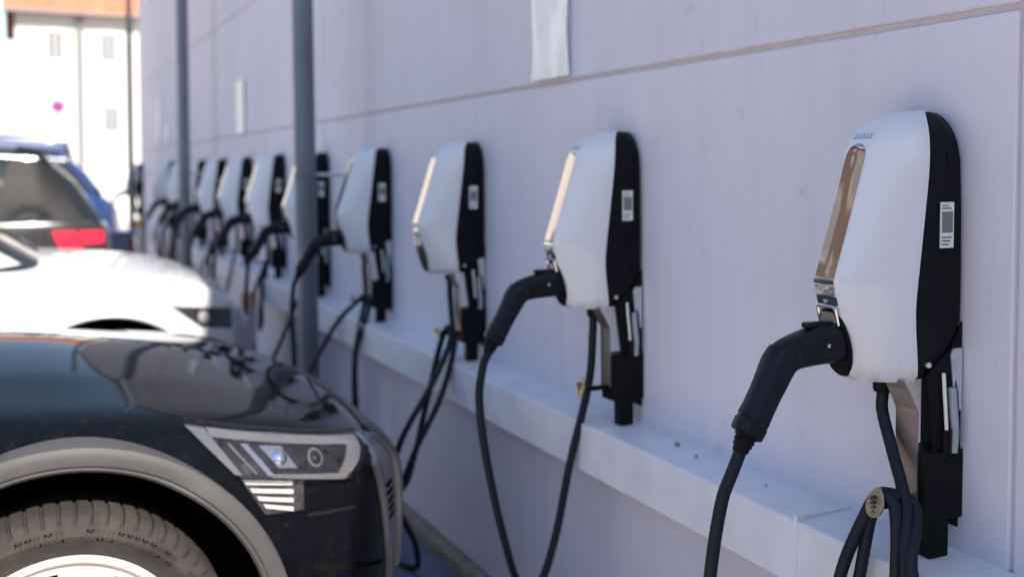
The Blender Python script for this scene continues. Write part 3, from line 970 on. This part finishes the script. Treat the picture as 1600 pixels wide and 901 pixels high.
        for (a, zt, wb, wr) in st:
            belt = zsh(a) - .02
            h = zt - belt
            rws.append([(-a, q * w_, z_) for q, w_, z_ in ((1, wb, belt), (1, lerp(wb, wr, .5) + .012, belt + h * .5), (1, wr + .015, belt + h * .86), (1, wr - .06, belt + h * .97), (1, wr * .5, belt + h + .012), (0, 0, belt + h + .018),
                                                      (-1, wr * .5, belt + h + .012), (-1, wr - .06, belt + h * .97), (-1, wr + .015, belt + h * .86), (-1, lerp(wb, wr, .5) + .012, belt + h * .5), (-1, wb, belt))])
        cm = MB(); cm.grid(rws); 
        me = cm.mesh('cabin')
        bm = bmesh.new(); bm.from_mesh(me)
        bmesh.ops.recalc_face_normals(bm, faces=bm.faces[:]); bm.to_mesh(me)
        bmesh.ops.subdivide_edges(bm, edges=bm.edges[:], cuts=2, use_grid_fill=True, smooth=0)
        s.cbvh = BVHTree.FromBMesh(bm)
        bm.to_mesh(me); bm.free()
        for p in me.polygons: p.use_smooth = True
        obj('window_glass', me, M['carglass'], s.t)
        # roof panel over the top rows
        ia, ib = cb['roof']
        rr_ = [r[2:9] for r in rws[ia:ib + 1]]
        cm = MB(); top = [[(x, y, z + .008) for x, y, z in r] for r in rr_]
        cm.grid(top)
        cm.grid([[r[0] for r in top], [(r[0][0], r[0][1] , r[0][2] - .03) for r in top]]); cm.grid([[r[-1] for r in top], [(r[-1][0], r[-1][1], r[-1][2] - .03) for r in top]])
        s.roof = cm.build('roof', paint, s.t, True, 60)
        for quad, key in cb['pillars']:
            s.side_patch('pillar', quad, M[key] if key != 'paint' else paint, s.t, .010)
    def side_patch(s, name, quad, material, parent, off, n=6):
        for sgn in (-1, 1):
            out, inn = [], []
            for i in range(n + 1):
                ro, ri = [], []
                for k in range(n + 1):
                    u, v = i / n, k / n
                    a = lerp(lerp(quad[0][0], quad[1][0], u), lerp(quad[3][0], quad[2][0], u), v)
                    z = lerp(lerp(quad[0][1], quad[1][1], u), lerp(quad[3][1], quad[2][1], u), v)
                    h = s.cbvh.ray_cast(Vector((-a, sgn * 2, z)), Vector((0, -sgn, 0)))
                    y = h[0].y if h[0] is not None else sgn * s.W * .42
                    ro.append((-a, y + sgn * off, z)); ri.append((-a, y - sgn * .01, z))
                out.append(ro); inn.append(ri)
            m = MB(); m.grid(out)
            for e0, e1 in ((out[0], inn[0]), (out[-1], inn[-1]), ([q[0] for q in out], [q[0] for q in inn]), ([q[-1] for q in out], [q[-1] for q in inn])):
                m.grid([e0, e1])
            m.build(name, material, parent, True, 40)
    def wrap(s, a, z, off, sgn):
        p, nn = s.at(a)
        o = Vector((-p.x, sgn * p.y, z)); d = Vector((-nn.x, sgn * nn.y, 0))
        d.normalize()
        h = s.bvh.ray_cast(o + d * .3, -d)
        if h[0] is None:
            return o + d * off
        return h[0] + d * off
    def patch(s, name, quad, material, parent=None, off=.004, n=6, m_=4, sgn=-1, depth=.012, bulge=0):
        """closed slab wrapped on the body; quad corners are (arc, z)"""
        out, inn = [], []
        for i in range(n + 1):
            ro, ri = [], []
            for k in range(m_ + 1):
                u, v = i / n, k / m_
                a = lerp(lerp(quad[0][0], quad[1][0], u), lerp(quad[3][0], quad[2][0], u), v)
                z = lerp(lerp(quad[0][1], quad[1][1], u), lerp(quad[3][1], quad[2][1], u), v)
                bo = bulge * 16 * u * (1 - u) * v * (1 - v)
                ro.append(s.wrap(a, z, off + bo, sgn)); ri.append(s.wrap(a, z, off - depth, sgn))
            out.append(ro); inn.append(ri)
        m = MB(); m.grid(out)
        for e0, e1 in ((out[0], inn[0]), (out[-1], inn[-1]), ([q[0] for q in out], [q[0] for q in inn]), ([q[-1] for q in out], [q[-1] for q in inn])):
            m.grid([e0, e1])
        return m.build(name, material, parent if parent is not None else s.t, True, 40)
    def cladding(s, ax, r0, r1, material, off=.012, a0=-8, a1=188, sides=(-1, 1)):
        wr = s.spec['wheel_r']
        for sgn in sides:
            rws = []
            for k in range(49):
                an = radians(lerp(a0, a1, k / 48))
                row = []
                prof = [(r1 + .004, -.02, 0), (r1 + .001, off * .6, 0), (r1 - .006, off, 0), ((r0 * .35 + r1 * .65), off + .004, 0), (r0 * .7 + r1 * .3, off + .002, 0), (r0 * .72 + r1 * .28 - .004, off - .003, 0), (r0 + .006, off - .002, 0), (r0, max(off - .008, .001), 0), (r0, off - .06, 0)]
                for (r, o_, _) in prof:
                    x, z = -ax + r * cos(an), wr + r * sin(an)
                    h = s.bvh.ray_cast(Vector((x, sgn * 2.0, max(z, .26))), Vector((0, -sgn, 0)))
                    y = h[0].y if h[0] is not None else sgn * s.W / 2
                    if o_ > 0: y = sgn * max(abs(y), s.W / 2 - .045)
                    row.append((x, y + sgn * o_, z))
                rws.append(row)
            MB().grid(rws).build('arch_cladding', material, s.t, True, 35)
    def wheel(s, ax, sgn, detail=True, rot=0.0):
        wr, rr, w = s.spec['wheel_r'], s.spec['rim_r'], .25
        y = sgn * (s.W / 2 - .035)
        wt = bpy.data.objects.new('wheel', None); C.objects.link(wt); wt.parent = s.t
        wt.location = (-ax, y, wr); wt.empty_display_size = .1
        if sgn > 0: wt.rotation_euler = (0, 0, pi)
        # tyre; outer face at local y = 0 facing -y
        nb = 66 if detail else 30
        N = nb * 5 if detail else 48
        prof = [(rr - .004, .010), (rr + .006, .002), (rr + .018, .001), (rr + .03, -.006), ((rr + wr) / 2, -.012), (wr - .045, -.010), (wr - .040, -.007), (wr - .026, -.003), (wr - .014, .006), (wr - .004, .022), (wr, .05), (wr, .125), (wr, .19), (wr - .01, .232), (wr - .05, .25), (rr, .24)]
        rws = []
        for q, (r, h) in enumerate(prof):
            row = []
            for k in range(N):
                a = 2 * pi * k / N
                if detail:
                    a = 2 * pi * (k // 5 + (0, .36, .74, .77, .97)[k % 5]) / nb
                rad = r
                hh = h
                if detail and 8 <= q <= 11 and k % 5 >= 3:
                    rad -= .007; hh += .006
                row.append((rad * cos(a), hh, rad * sin(a)))
            rws.append(row)
        MB().grid(rws, True).build('tyre', M['tyre'], wt, True, 30)
        if detail:
            m = MB(); rl_ = random.Random(5)
            an = 0.0
            rm = (rr + wr) / 2 + .004
            while an < 2 * pi - .1:
                if rl_.random() < .22:
                    an += .12; continue
                wl = rl_.uniform(.010, .016) / rm
                hl_ = .011
                for (a0_, a1_, r0_, r1_) in ((an, an + wl * .3, rm - hl_, rm + hl_), (an, an + wl, rm + hl_ * .6, rm + hl_) if rl_.random() < .6 else (an, an + wl, rm - hl_, rm - hl_ * .6), (an + wl * .7, an + wl, rm - hl_ * rl_.choice((0, 1)), rm + hl_)):
                    v = [(r_ * cos(a_), y_, r_ * sin(a_)) for y_ in (-.0128, -.008) for a_, r_ in ((a0_, r0_), (a1_, r0_), (a1_, r1_), (a0_, r1_))]
                    m.add(v, [(0, 1, 2, 3), (0, 4, 5, 1), (1, 5, 6, 2), (2, 6, 7, 3), (3, 7, 4, 0)])
                an += wl * 1.5
            m.build('sidewall_relief', M['tyre'], wt)['kind'] = 'stuff'
        # rim
        rim = MB().lathe([(rr + .002, .004), (rr - .002, -.002), (rr - .012, -.001), (rr - .018, .006), (rr - .022, .02), (rr - .03, .05), (rr - .035, .2)], 'y', 96).build('rim', M['rim'], wt, True, 40)
        # spoke face with five windows
        NA = 120; NR = 10
        m = MB(); vid = {}
        def vert(i, k):
            r = lerp(.03, rr - .016, i / NR)
            a = 2 * pi * k / NA + rot
            y_ = .012 + .018 * (1 - r / rr) + (.012 if .12 < r < .2 else 0)
            return (r * cos(a), y_, r * sin(a))
        V, F = [], []
        for i in range(NR + 1):
            for k in range(NA): V.append(vert(i, k))
        for i in range(NR):
            for k in range(NA):
                ph = (k % 24)
                hole = 3 <= i <= 8 and (5 if i > 4 else 7) <= ph < (19 if i > 4 else 17)
                if not hole:
                    F.append((i * NA + k, i * NA + (k + 1) % NA, (i + 1) * NA + (k + 1) % NA, (i + 1) * NA + k))
        me = bpy.data.meshes.new('spokes'); me.from_pydata(V, [], F)
        bm = bmesh.new(); bm.from_mesh(me)
        bmesh.ops.recalc_face_normals(bm, faces=bm.faces[:])
        ge = bmesh.ops.extrude_face_region(bm, geom=bm.faces[:])
        for v in ge['geom']:
            if isinstance(v, bmesh.types.BMVert): v.co.y += .03
        bmesh.ops.delete(bm, geom=[v for v in bm.verts if not v.link_faces], context='VERTS')
        bmesh.ops.recalc_face_normals(bm, faces=bm.faces[:])
        for f in bm.faces: f.smooth = True
        for e in bm.edges:
            if len(e.link_faces) == 2 and e.calc_face_angle(0) > radians(35): e.smooth = False
        bm.to_mesh(me); bm.free()
        obj('spoke', me, M['rim'], rim)
        MB().lathe([(0, .01), (.028, .012), (.034, .02), (.034, .05)], 'y', 24).build('hub_cap', M['rimdark'], rim, True)
        MB().lathe([(0, .12), (.17, .12), (.17, .14)], 'y', 32).build('brake_disc', M['rimdark'], rim)
        return wt

SUV_CABIN = {
    'st': [(1.55, 1.03, .86, .60), (1.95, 1.36, .885, .66), (2.30, 1.55, .89, .665), (2.8, 1.615, .89, .66), (3.5, 1.61, .885, .64), (4.05, 1.545, .87, .60), (4.45, 1.30, .82, .58), (4.72, 1.06, .74, .54)],
    'roof': (2, 5),
    'pillars': [([(1.62, 1.04), (1.75, 1.03), (2.37, 1.54), (2.26, 1.54)], 'paint'), ([(2.95, 1.05), (3.05, 1.05), (3.03, 1.55), (2.95, 1.55)], 'carblack'),
                ([(3.95, 1.05), (4.08, 1.05), (4.0, 1.50), (3.88, 1.50)], 'carblack'), ([(4.2, 1.06), (4.62, 1.06), (4.25, 1.40), (4.02, 1.48)], 'paint')]}
# ---- black SUV
blk = Car('black_car', 'black SUV with grey wheel-arch trim parked nose-in nearest the camera', (-.450, 3.43, 0), 0, M['blackpaint'], dict(
    L=4.9, W=1.93, ss=3, crown=.095, cf=(.20, .47, .56, .80), roll=1, shoulder=[(0, .715), (.1, .768), (.22, .812), (.4, .858), (.65, .890), (.96, .914), (1.5, .942), (2.0, .975), (3.0, 1.0), (4.0, 1.02), (4.6, 1.01), (4.9, .96)],
    rows=[(.10, .205), (.035, .235), (.008, .32), (0, .48), (0, .64), (.012, .76), (.035, None)], axles=(.96, 3.88), arch=.460, wheel_r=.368, rim_r=.271, cabin=SUV_CABIN))
blk.cladding(.96, .457, .511, M['clad']); blk.cladding(3.88, .457, .511, M['clad'])
for ax in (.96, 3.88):
    for sg in (-1, 1): blk.wheel(ax, sg, True, rot=radians(7))

lamp_parts = []
def disc(car, name, a, z, r, material, parent, off, sgn, bulge=.006):
    rws = []
    for q in range(5):
        t = q / 4
        rws.append([car.wrap(a + r * t * cos(2 * pi * k / 20), z + r * t * sin(2 * pi * k / 20), off + bulge * (1 - t * t), sgn) for k in range(20)])
    return MB().grid(rws, True).build(name, material, parent, True, 60)
for sg in (-1, 1):
    P0 = lambda *a, **k: blk.patch(*a, sgn=sg, **k)
    P = lambda nm, qd, *a, **k: blk.patch(nm, [(aa - .029, zz_ - .002) for aa, zz_ in qd], *a, sgn=sg, **k)
    hl = P('headlight', [(1.376, .884), (.832, .796), (.962, .714), (1.260, .764)], M['lampback'], off=.003, n=16, m_=5)
    P('lamp_housing', [(1.270, .768), (1.108, .742), (1.112, .668), (1.213, .675)], M['lampback'], hl, off=.0035, n=6)
    P('light_guide', [(1.374, .881), (1.330, .873), (1.263, .773), (1.280, .777)], M['lampclear'], hl, off=.006)
    P('light_guide', [(1.326, .874), (.846, .794), (.880, .781), (1.320, .857)], M['lampclear'], hl, off=.008, n=14)
    P('light_guide', [(.851, .790), (.935, .792), (1.000, .736), (.962, .728)], M['lampclear'], hl, off=.0095, n=5)
    P('light_guide', [(.964, .729), (1.19, .766), (1.19, .757), (.982, .717)], M['lampclear'], hl, off=.0075, n=6, m_=2)
    P('blade', [(1.252, .838), (1.236, .836), (1.184, .761), (1.200, .763)], M['lampchrome'], hl, off=.009, m_=2)
    P('blade', [(1.284, .842), (1.278, .841), (1.226, .772), (1.232, .773)], M['lampclear'], hl, off=.008, m_=2)
    P('reflector', [(1.205, .828), (1.150, .820), (1.120, .768), (1.170, .776)], M['lampchrome'], hl, off=.004, m_=4)
    disc(blk, 'lens_ring', 1.034, .781, .022, M['lampclear'], hl, .0035, sg, .002)
    disc(blk, 'projector_lens', 1.131, .798, .019, M['lampchrome'], hl, .005, sg, .010)
    disc(blk, 'projector_lens', 1.034, .781, .017, M['lampback'], hl, .004, sg, .008)
    for k, (a0, a1) in enumerate([(1.264, 1.140), (1.249, 1.140), (1.234, 1.141), (1.219, 1.142)]):
        zz = .757 - k * .0205
        P('light_bar', [(a0, zz + .006), (a1, zz - .014), (a1, zz - .024), (a0 - .006, zz - .004)], M['lampwhite'], hl, off=.0075, n=5, m_=2)
    P('lamp_glass', [(1.380, .886), (.828, .797), (.960, .711), (1.262, .761)], M['lampglass'], hl, off=.0135, n=16, m_=6, depth=.004, bulge=.002)
    P('bonnet_gap', [(1.37, .893), (.76, .795), (.76, .790), (1.37, .887)], M['carblack'], off=.001, n=16, m_=1, depth=.004)
    P('bumper_slot', [(1.085, .530), (.80, .452), (.80, .441), (1.085, .508)], M['well'], off=.001, n=8, m_=1, depth=.004)
    P('air_intake', [(1.05, .43), (.80, .40), (.80, .28), (1.05, .29)], M['carblack'], off=.003, n=8)
    P('air_curtain', [(1.10, .655), (.95, .64), (.94, .632), (1.10, .648)], M['carblack'], off=.001, n=8, m_=1, depth=.004)
    # grille: frame, slotted border, ridge
    P0('grille_frame', [(.768, .786), (.748, .786), (.796, .715), (.816, .715)], M['grilleframe'], off=.012, n=3, m_=4)
    P0('grille_frame', [(.816, .7145), (.796, .7145), (.676, .35), (.698, .35)], M['grilleframe'], off=.012, n=3, m_=10)
    gp = P0('grille_border', [(.796, .765), (.650, .765), (.570, .352), (.676, .352)], M['grille'], off=.009, n=4, m_=10)
    for k in range(5):
        zz = .648 - k * .0235
        P0('grille_slot', [(.756 - k * .007, zz), (.690 - k * .007, zz), (.688 - k * .007, zz - .012), (.752 - k * .007, zz - .012)], M['well'], gp, off=.0105, n=3, m_=1, depth=.006)
    P0('grille_ridge', [(.660, .760), (.635, .760), (.555, .36), (.580, .36)], M['grilleframe'], off=.022, n=2, m_=10, depth=.03)
    for k in range(9):
        a0 = .04 + k * .060
        P0('grille_slat', [(a0 - .012, .765), (a0 + .012, .765), (a0 + .012, .37), (a0 - .012, .37)], M['grille'], off=.026, n=2, m_=6, depth=.03)
    P0('grille_recess', [(.62, .772), (.0, .772), (.0, .36), (.58, .36)], M['carblack'], off=.006, n=10, m_=6)
    P0('number_plate_holder', [(.27, .50), (.0, .50), (.0, .38), (.27, .38)], M['carblack'], off=.05, n=6, m_=2, depth=.04)

# ---- white hatchback
WC = {'st': [(1.06, 1.04, .80, .56), (1.45, 1.30, .82, .61), (1.90, 1.50, .825, .615), (2.4, 1.56, .825, .61), (3.0, 1.55, .82, .60), (3.5, 1.50, .81, .57), (3.85, 1.28, .78, .55), (4.02, 1.06, .72, .52)],
      'roof': (2, 5), 'pillars': [([(1.16, 1.06), (1.28, 1.05), (1.98, 1.49), (1.88, 1.49)], 'paint'), ([(2.5, 1.06), (2.6, 1.06), (2.58, 1.5), (2.5, 1.5)], 'carblack'), ([(3.35, 1.06), (3.9, 1.06), (3.6, 1.40), (3.25, 1.46)], 'paint')]}
wht = Car('white_car', 'white hatchback parked nose-in behind the black SUV', (-.34, 6.10, 0), 0, M['whitepaint'], dict(
    L=4.2, W=1.80, ss=2, shoulder=[(0, .72), (.08, .80), (.2, .885), (.4, .965), (.7, 1.005), (1.2, 1.03), (2, 1.05), (3.6, 1.06), (4.2, 1.0)],
    rows=[(.10, .205), (.035, .235), (.008, .32), (0, .48), (0, .64), (.012, .76), (.03, None)], axles=(.80, 3.42), arch=.475, wheel_r=.34, rim_r=.235, cabin=WC))
for ax in (.80, 3.42):
    for sg in (-1, 1): wht.wheel(ax, sg, False)
for sg in (-1, 1):
    P0 = lambda *a, **k: wht.patch(*a, sgn=sg, **k)
    hl = P0('headlight', [(1.145, .848), (.800, .812), (.815, .712), (1.000, .738)], M['lampback'], off=.004, n=12, m_=4)
    disc(wht, 'projector_lens', .985, .785, .028, M['lampclear'], hl, .006, sg)
    P0('bumper_trim', [(.790, .80), (.70, .79), (.70, .40), (.800, .42)], M['cladlight'], off=.006, n=4, m_=8)
    P0('fog_lamp_recess', [(1.00, .50), (.84, .49), (.84, .40), (.98, .41)], M['carblack'], off=.002, n=5)
    P0('grille', [(.60, .56), (0, .56), (0, .36), (.56, .36)], M['carblack'], off=.004, n=8)
    # bumper to wing shut line
    q = [(1.457, .914), (1.38, .905), (1.26, .862), (1.17, .79), (1.10, .70), (1.053, .60), (1.02, .48)]
    for (a0, z0), (a1, z1) in zip(q, q[1:]):
        P0('shut_line', [(a0, z0), (a1, z1), (a1 - .004, z1 - .004), (a0 - .004, z0 - .006)], M['clad'], off=.0008, n=3, m_=1, depth=.003)
wht.cladding(.80, .470, .485, M['whitepaint'], .008)
# ---- dark SUV, reversed in
DC = {'st': [(1.55, 1.03, .86, .60), (1.95, 1.42, .885, .66), (2.30, 1.65, .89, .665), (2.8, 1.735, .89, .67), (3.5, 1.74, .885, .66), (4.22, 1.69, .87, .63), (4.54, 1.40, .82, .60), (4.76, 1.07, .74, .56)],
      'roof': (2, 5), 'pillars': [([(1.62, 1.04), (1.75, 1.03), (2.37, 1.62), (2.26, 1.62)], 'paint'), ([(2.95, 1.05), (3.05, 1.05), (3.03, 1.66), (2.95, 1.66)], 'carblack'), ([(3.85, 1.05), (4.60, 1.05), (4.30, 1.55), (4.0, 1.62)], 'carblack')]}
drk = Car('dark_car', 'dark grey SUV with a red tail lamp backed towards the wall', (-5.60, 11.2, 0), pi, M['greypaint'], dict(
    L=4.9, W=1.93, ss=2, shoulder=[(0, .74), (.1, .785), (.22, .83), (.4, .885), (.65, .935), (.96, .975), (1.5, 1.01), (2.0, 1.03), (4.0, 1.07), (4.6, 1.06), (4.9, 1.0)],
    rows=[(.10, .205), (.035, .235), (.008, .32), (0, .48), (0, .64), (.012, .76), (.035, None)], axles=(.96, 3.88), arch=.43, wheel_r=.37, rim_r=.25, cabin=DC))
for ax in (.96, 3.88):
    for sg in (-1, 1): drk.wheel(ax, sg, False)
for sg in (-1, 1):
    P0 = lambda *a, **k: drk.patch(*a, sgn=sg, **k)
    tl = P0('tail_lamp', [(5.00, .955), (5.20, .952), (5.26, .795), (5.07, .795)], M['red'], off=.012, n=8)
    P0('tail_lamp', [(5.235, .952), (5.54, .945), (5.50, .838), (5.275, .835)], M['red'], off=.012, n=10)
    P0('reflector', [(5.50, .830), (5.60, .828), (5.60, .795), (5.50, .797)], M['darkred'], off=.010, n=4)
    P0('lower_valance', [(4.75, .45), (5.9, .45), (5.9, .26), (4.75, .26)], M['carblack'], off=.006, n=14)
m = MB()
m.add([(-4.05, -.62, 1.725), (-4.05, .62, 1.725), (-4.42, .62, 1.675), (-4.42, -.62, 1.675), (-4.05, -.62, 1.69), (-4.05, .62, 1.69), (-4.42, .62, 1.645), (-4.42, -.62, 1.645)], [(0, 1, 2, 3), (4, 7, 6, 5), (0, 4, 5, 1), (1, 5, 6, 2), (2, 6, 7, 3), (3, 7, 4, 0)])
m.build('roof_spoiler', M['greypaint'], drk.t)
MB().box(-4.432, -4.421, -.12, .12, 1.650, 1.670).build('brake_lamp', M['darkred'], drk.t)
# ---- blue van in the street
BC = {'st': [(.36, 1.13, .84, .62), (.62, 1.48, .86, .68), (.95, 1.78, .87, .70), (2.3, 1.88, .87, .70), (3.4, 1.88, .87, .70), (4.2, 1.84, .86, .69), (4.4, 1.5, .85, .68), (4.5, 1.2, .84, .66)],
      'roof': (2, 5), 'pillars': [([(.42, 1.15), (.56, 1.15), (1.02, 1.76), (.92, 1.76)], 'paint'), ([(1.95, 1.2), (2.1, 1.2), (2.1, 1.8), (1.95, 1.8)], 'paint'), ([(3.1, 1.2), (3.25, 1.2), (3.25, 1.8), (3.1, 1.8)], 'paint'), ([(4.1, 1.2), (4.42, 1.2), (4.2, 1.8), (4.05, 1.8)], 'paint')]}
blv = Car('blue_van', 'blue people carrier standing beyond the dark SUV', (.16, 21.5, 0), 0, M['bluepaintcar'], dict(cat='van',
    L=4.6, W=1.88, ss=2, shoulder=[(0, .80), (.1, .90), (.25, 1.0), (.5, 1.10), (.8, 1.17), (1.3, 1.20), (4.3, 1.20), (4.6, 1.1)],
    rows=[(.10, .205), (.035, .235), (.008, .32), (0, .5), (0, .7), (.012, .88), (.03, None)], axles=(.85, 3.7), arch=.37, wheel_r=.33, rim_r=.22, cabin=BC))
for ax in (.85, 3.7):
    for sg in (-1, 1): blv.wheel(ax, sg, False)

# ------------------------------------------------------------------ background buildings and street things
def house(label, x0, x1, y, eave, depth, ridge, wins, material, lower=True):
    t = thing('house', label, 'house', ((x0 + x1) / 2, y, 0))
    cx = (x0 + x1) / 2
    a, b = x0 - cx, x1 - cx
    m = MB(); m.box(a, b, 0, depth, 0, eave); m.build('wall', material, t)
    m = MB()
    ov = .45
    e = [(a - ov, -ov, eave - .02), (b + ov, -ov, eave - .02), (b + ov, depth / 2, ridge), (a - ov, depth / 2, ridge), (a - ov, depth + ov, eave - .02), (b + ov, depth + ov, eave - .02)]
    lo = [(x, yy_, z - .16) for x, yy_, z in e]
    m.add(e + lo, [(0, 1, 2, 3), (3, 2, 5, 4), (6, 9, 8, 7), (9, 10, 11, 8), (0, 6, 7, 1), (4, 5, 11, 10), (1, 7, 8, 2), (2, 8, 11, 5), (0, 3, 9, 6), (3, 4, 10, 9)])
    rf = m.build('roof', M['roof'], t)
    m = MB(); m.add([(a, .001, eave), (a, depth, eave), (a, depth / 2, ridge - .2)], [(0, 1, 2)]); m.add([(b, .001, eave), (b, depth, eave), (b, depth / 2, ridge - .2)], [(0, 1, 2)])
    m.build('gable', material, t)
    MB().tube([(a - ov, -ov - .06, eave - .1), (b + ov, -ov - .06, eave - .1)], .075, 10).build('gutter', M['gutter'], rf, True)
    MB().box(a + (b - a) * .7, a + (b - a) * .7 + .7, depth * .45, depth * .45 + .7, ridge - .8, ridge + .7).build('chimney', M['facade2'], rf)
    for (wx, wz, ww, wh) in wins:
        w = MB().box(wx - cx - ww / 2, wx - cx + ww / 2, -.05, .02, wz, wz + wh, .012).build('window', M['frame'], t)
        for sx_ in (-1, 1):
            MB().box(wx - cx + (.03 if sx_ > 0 else -ww / 2 + .06), wx - cx + (ww / 2 - .06 if sx_ > 0 else -.03), -.062, -.052, wz + .06, wz + wh - .06).build('pane', M['pane'], w)
        MB().box(wx - cx - ww / 2 - .08, wx - cx + ww / 2 + .08, -.14, .01, wz - .07, wz - .002, .01).build('sill', M['frame'], w)
    return t
hw = []
for i in range(-1, 7):
    hw.append((-.31 + 1.98 * i * 1.0, 5.87, .64, 1.27))
hw = [w for w in hw if -1.3 < w[0] < 12]
hw += [(1.75, 3.0, .64, 1.2), (5.8, 3.0, .64, 1.2)]
h1 = house('white rendered house with orange-red tiled roof behind the cars', -1.75, 13.0, 46.0, 7.85, 9.0, 11.5, hw, M['facade'])
MB().tube([(.60 - 5.625, -.12, 0.02), (.60 - 5.625, -.12, 7.65)], .11, 12).build('downpipe', M['gutter'], h1, True)
house('white house at the left edge beyond the parked cars', -26.0, -2.75, 41.0, 17.0, 9.0, 20.0, [(-4.6, 6.0, .8, 1.3), (-7.5, 6.0, .8, 1.3), (-4.6, 3.0, .8, 1.3), (-7.5, 3.0, .8, 1.3)], M['facade'])

t = thing('garden_wall', 'long pale low wall in front of the white house', 'wall', (0, 33, 0))
MB().box(-4, 14, 0, .25, 0.04, 1.45).build('wall', M['fence'], t)
MB().box(-4.05, 14.05, -.04, .29, 1.451, 1.53, .01).build('wall_coping', M['frame'], t)
for k in range(9):
    MB().box(-3.9 + k * 2.2, -3.55 + k * 2.2, -.06, .31, .04, 1.75, .01).build('pier', M['fence'], t)

t = thing('road_sign', 'round red and blue no-stopping sign in front of the white house', 'road sign', (-.42, 39.5, 0))
MB().cyl((0, 0, .02), (0, 0, 4.0), .035, n=10).build('post', M['gutter'], t, True)
MB().lathe([(0, -.055), (.22, -.055), (.23, -.05), (.23, -.04)], 'y', 32, (0, 0, 3.72)).build('sign_face', M['signred'], t, True, 30)
MB().lathe([(0, -.062), (.17, -.062), (.17, -.056)], 'y', 32, (0, 0, 3.72)).build('sign_field', M['signblue'], t, True, 30)
m = MB()
for sg in (-1, 1):
    dx, dz = .15 * .7071, .15 * .7071 * sg
    nx, nz = .03 * .7071 * -sg, .03 * .7071
    m.add([(-dx - nx, -.066, 3.72 - dz - nz), (dx - nx, -.066, 3.72 + dz - nz), (dx + nx, -.066, 3.72 + dz + nz), (-dx + nx, -.066, 3.72 - dz + nz)], [(0, 1, 2, 3)])
m.build('sign_cross', M['signred'], t)

t = thing('utility_cabinet', 'low blue-grey cabinet with a dark red panel beside the thin black pole', 'cabinet', (-.475, 13.05, 0))
MB().box(-.14, .14, -.15, .15, .03, .76, .012).build('casing', M['cabinet'], t)
MB().box(-.155, .155, -.165, .165, .7605, .80, .008).build('lid', M['cabinet'], t)
MB().box(.075, .130, -.156, -.1495, .55, .72, .003).build('reflector', M['darkred'], t)
MB().box(-.15, .15, -.16, .16, .002, .0295).build('base', M['plinth'], t)

BD = {'st': [(.95, 1.25, .86, .66), (1.3, 1.7, .90, .74), (1.7, 2.15, .92, .78), (2.4, 2.27, .93, .80), (3.6, 2.28, .93, .80), (4.8, 2.27, .92, .79), (4.92, 1.8, .91, .78), (4.97, 1.25, .90, .77)],
      'roof': (2, 5), 'pillars': [([(3.0, 1.3), (4.9, 1.3), (4.8, 2.2), (3.0, 2.2)], 'paint'), ([(1.95, 1.3), (2.05, 1.3), (2.05, 2.15), (1.95, 2.15)], 'paint')]}
dbv = Car('dark_blue_van', 'dark blue van with a tall flat roof behind the blue people carrier', (-5.4, 27.0, .05), pi, M['bluepaintcar'], dict(cat='van',
    L=5.0, W=1.95, ss=1, shoulder=[(0, .85), (.1, .95), (.3, 1.08), (.6, 1.18), (1.0, 1.24), (1.5, 1.28), (4.8, 1.28), (5.0, 1.2)],
    rows=[(.10, .205), (.035, .235), (.008, .32), (0, .5), (0, .7), (.012, .88), (.03, None)], axles=(.9, 4.0), arch=.37, wheel_r=.33, rim_r=.22, cabin=BD))
for ax in (.9, 4.0):
    for sg in (-1, 1): dbv.wheel(ax, sg, False)
bw = [(-31 + 3.0 * i, 1.2 + 3.0 * k, 1.3, 1.5) for i in range(6) for k in range(5)]
house('brown brick house added out of view at left for the charger strips to mirror', -34.0, -13.5, 24.0, 16.0, 5.0, 18.5, bw, M['brickbrown'])  # added, never in view: gives the chrome strips something brown to mirror

h4 = house('dark brick block added unseen behind the photographer to darken reflections', -30.0, 11.0, -18.0, 7.0, 8.0, 9.5, [(-24 + 4.5 * i, 1.4, 1.6, 1.8) for i in range(8)], M['brickbrown'])  # added, unseen: hides the bright horizon so black surfaces reflect something dark
h4.rotation_euler.z = pi
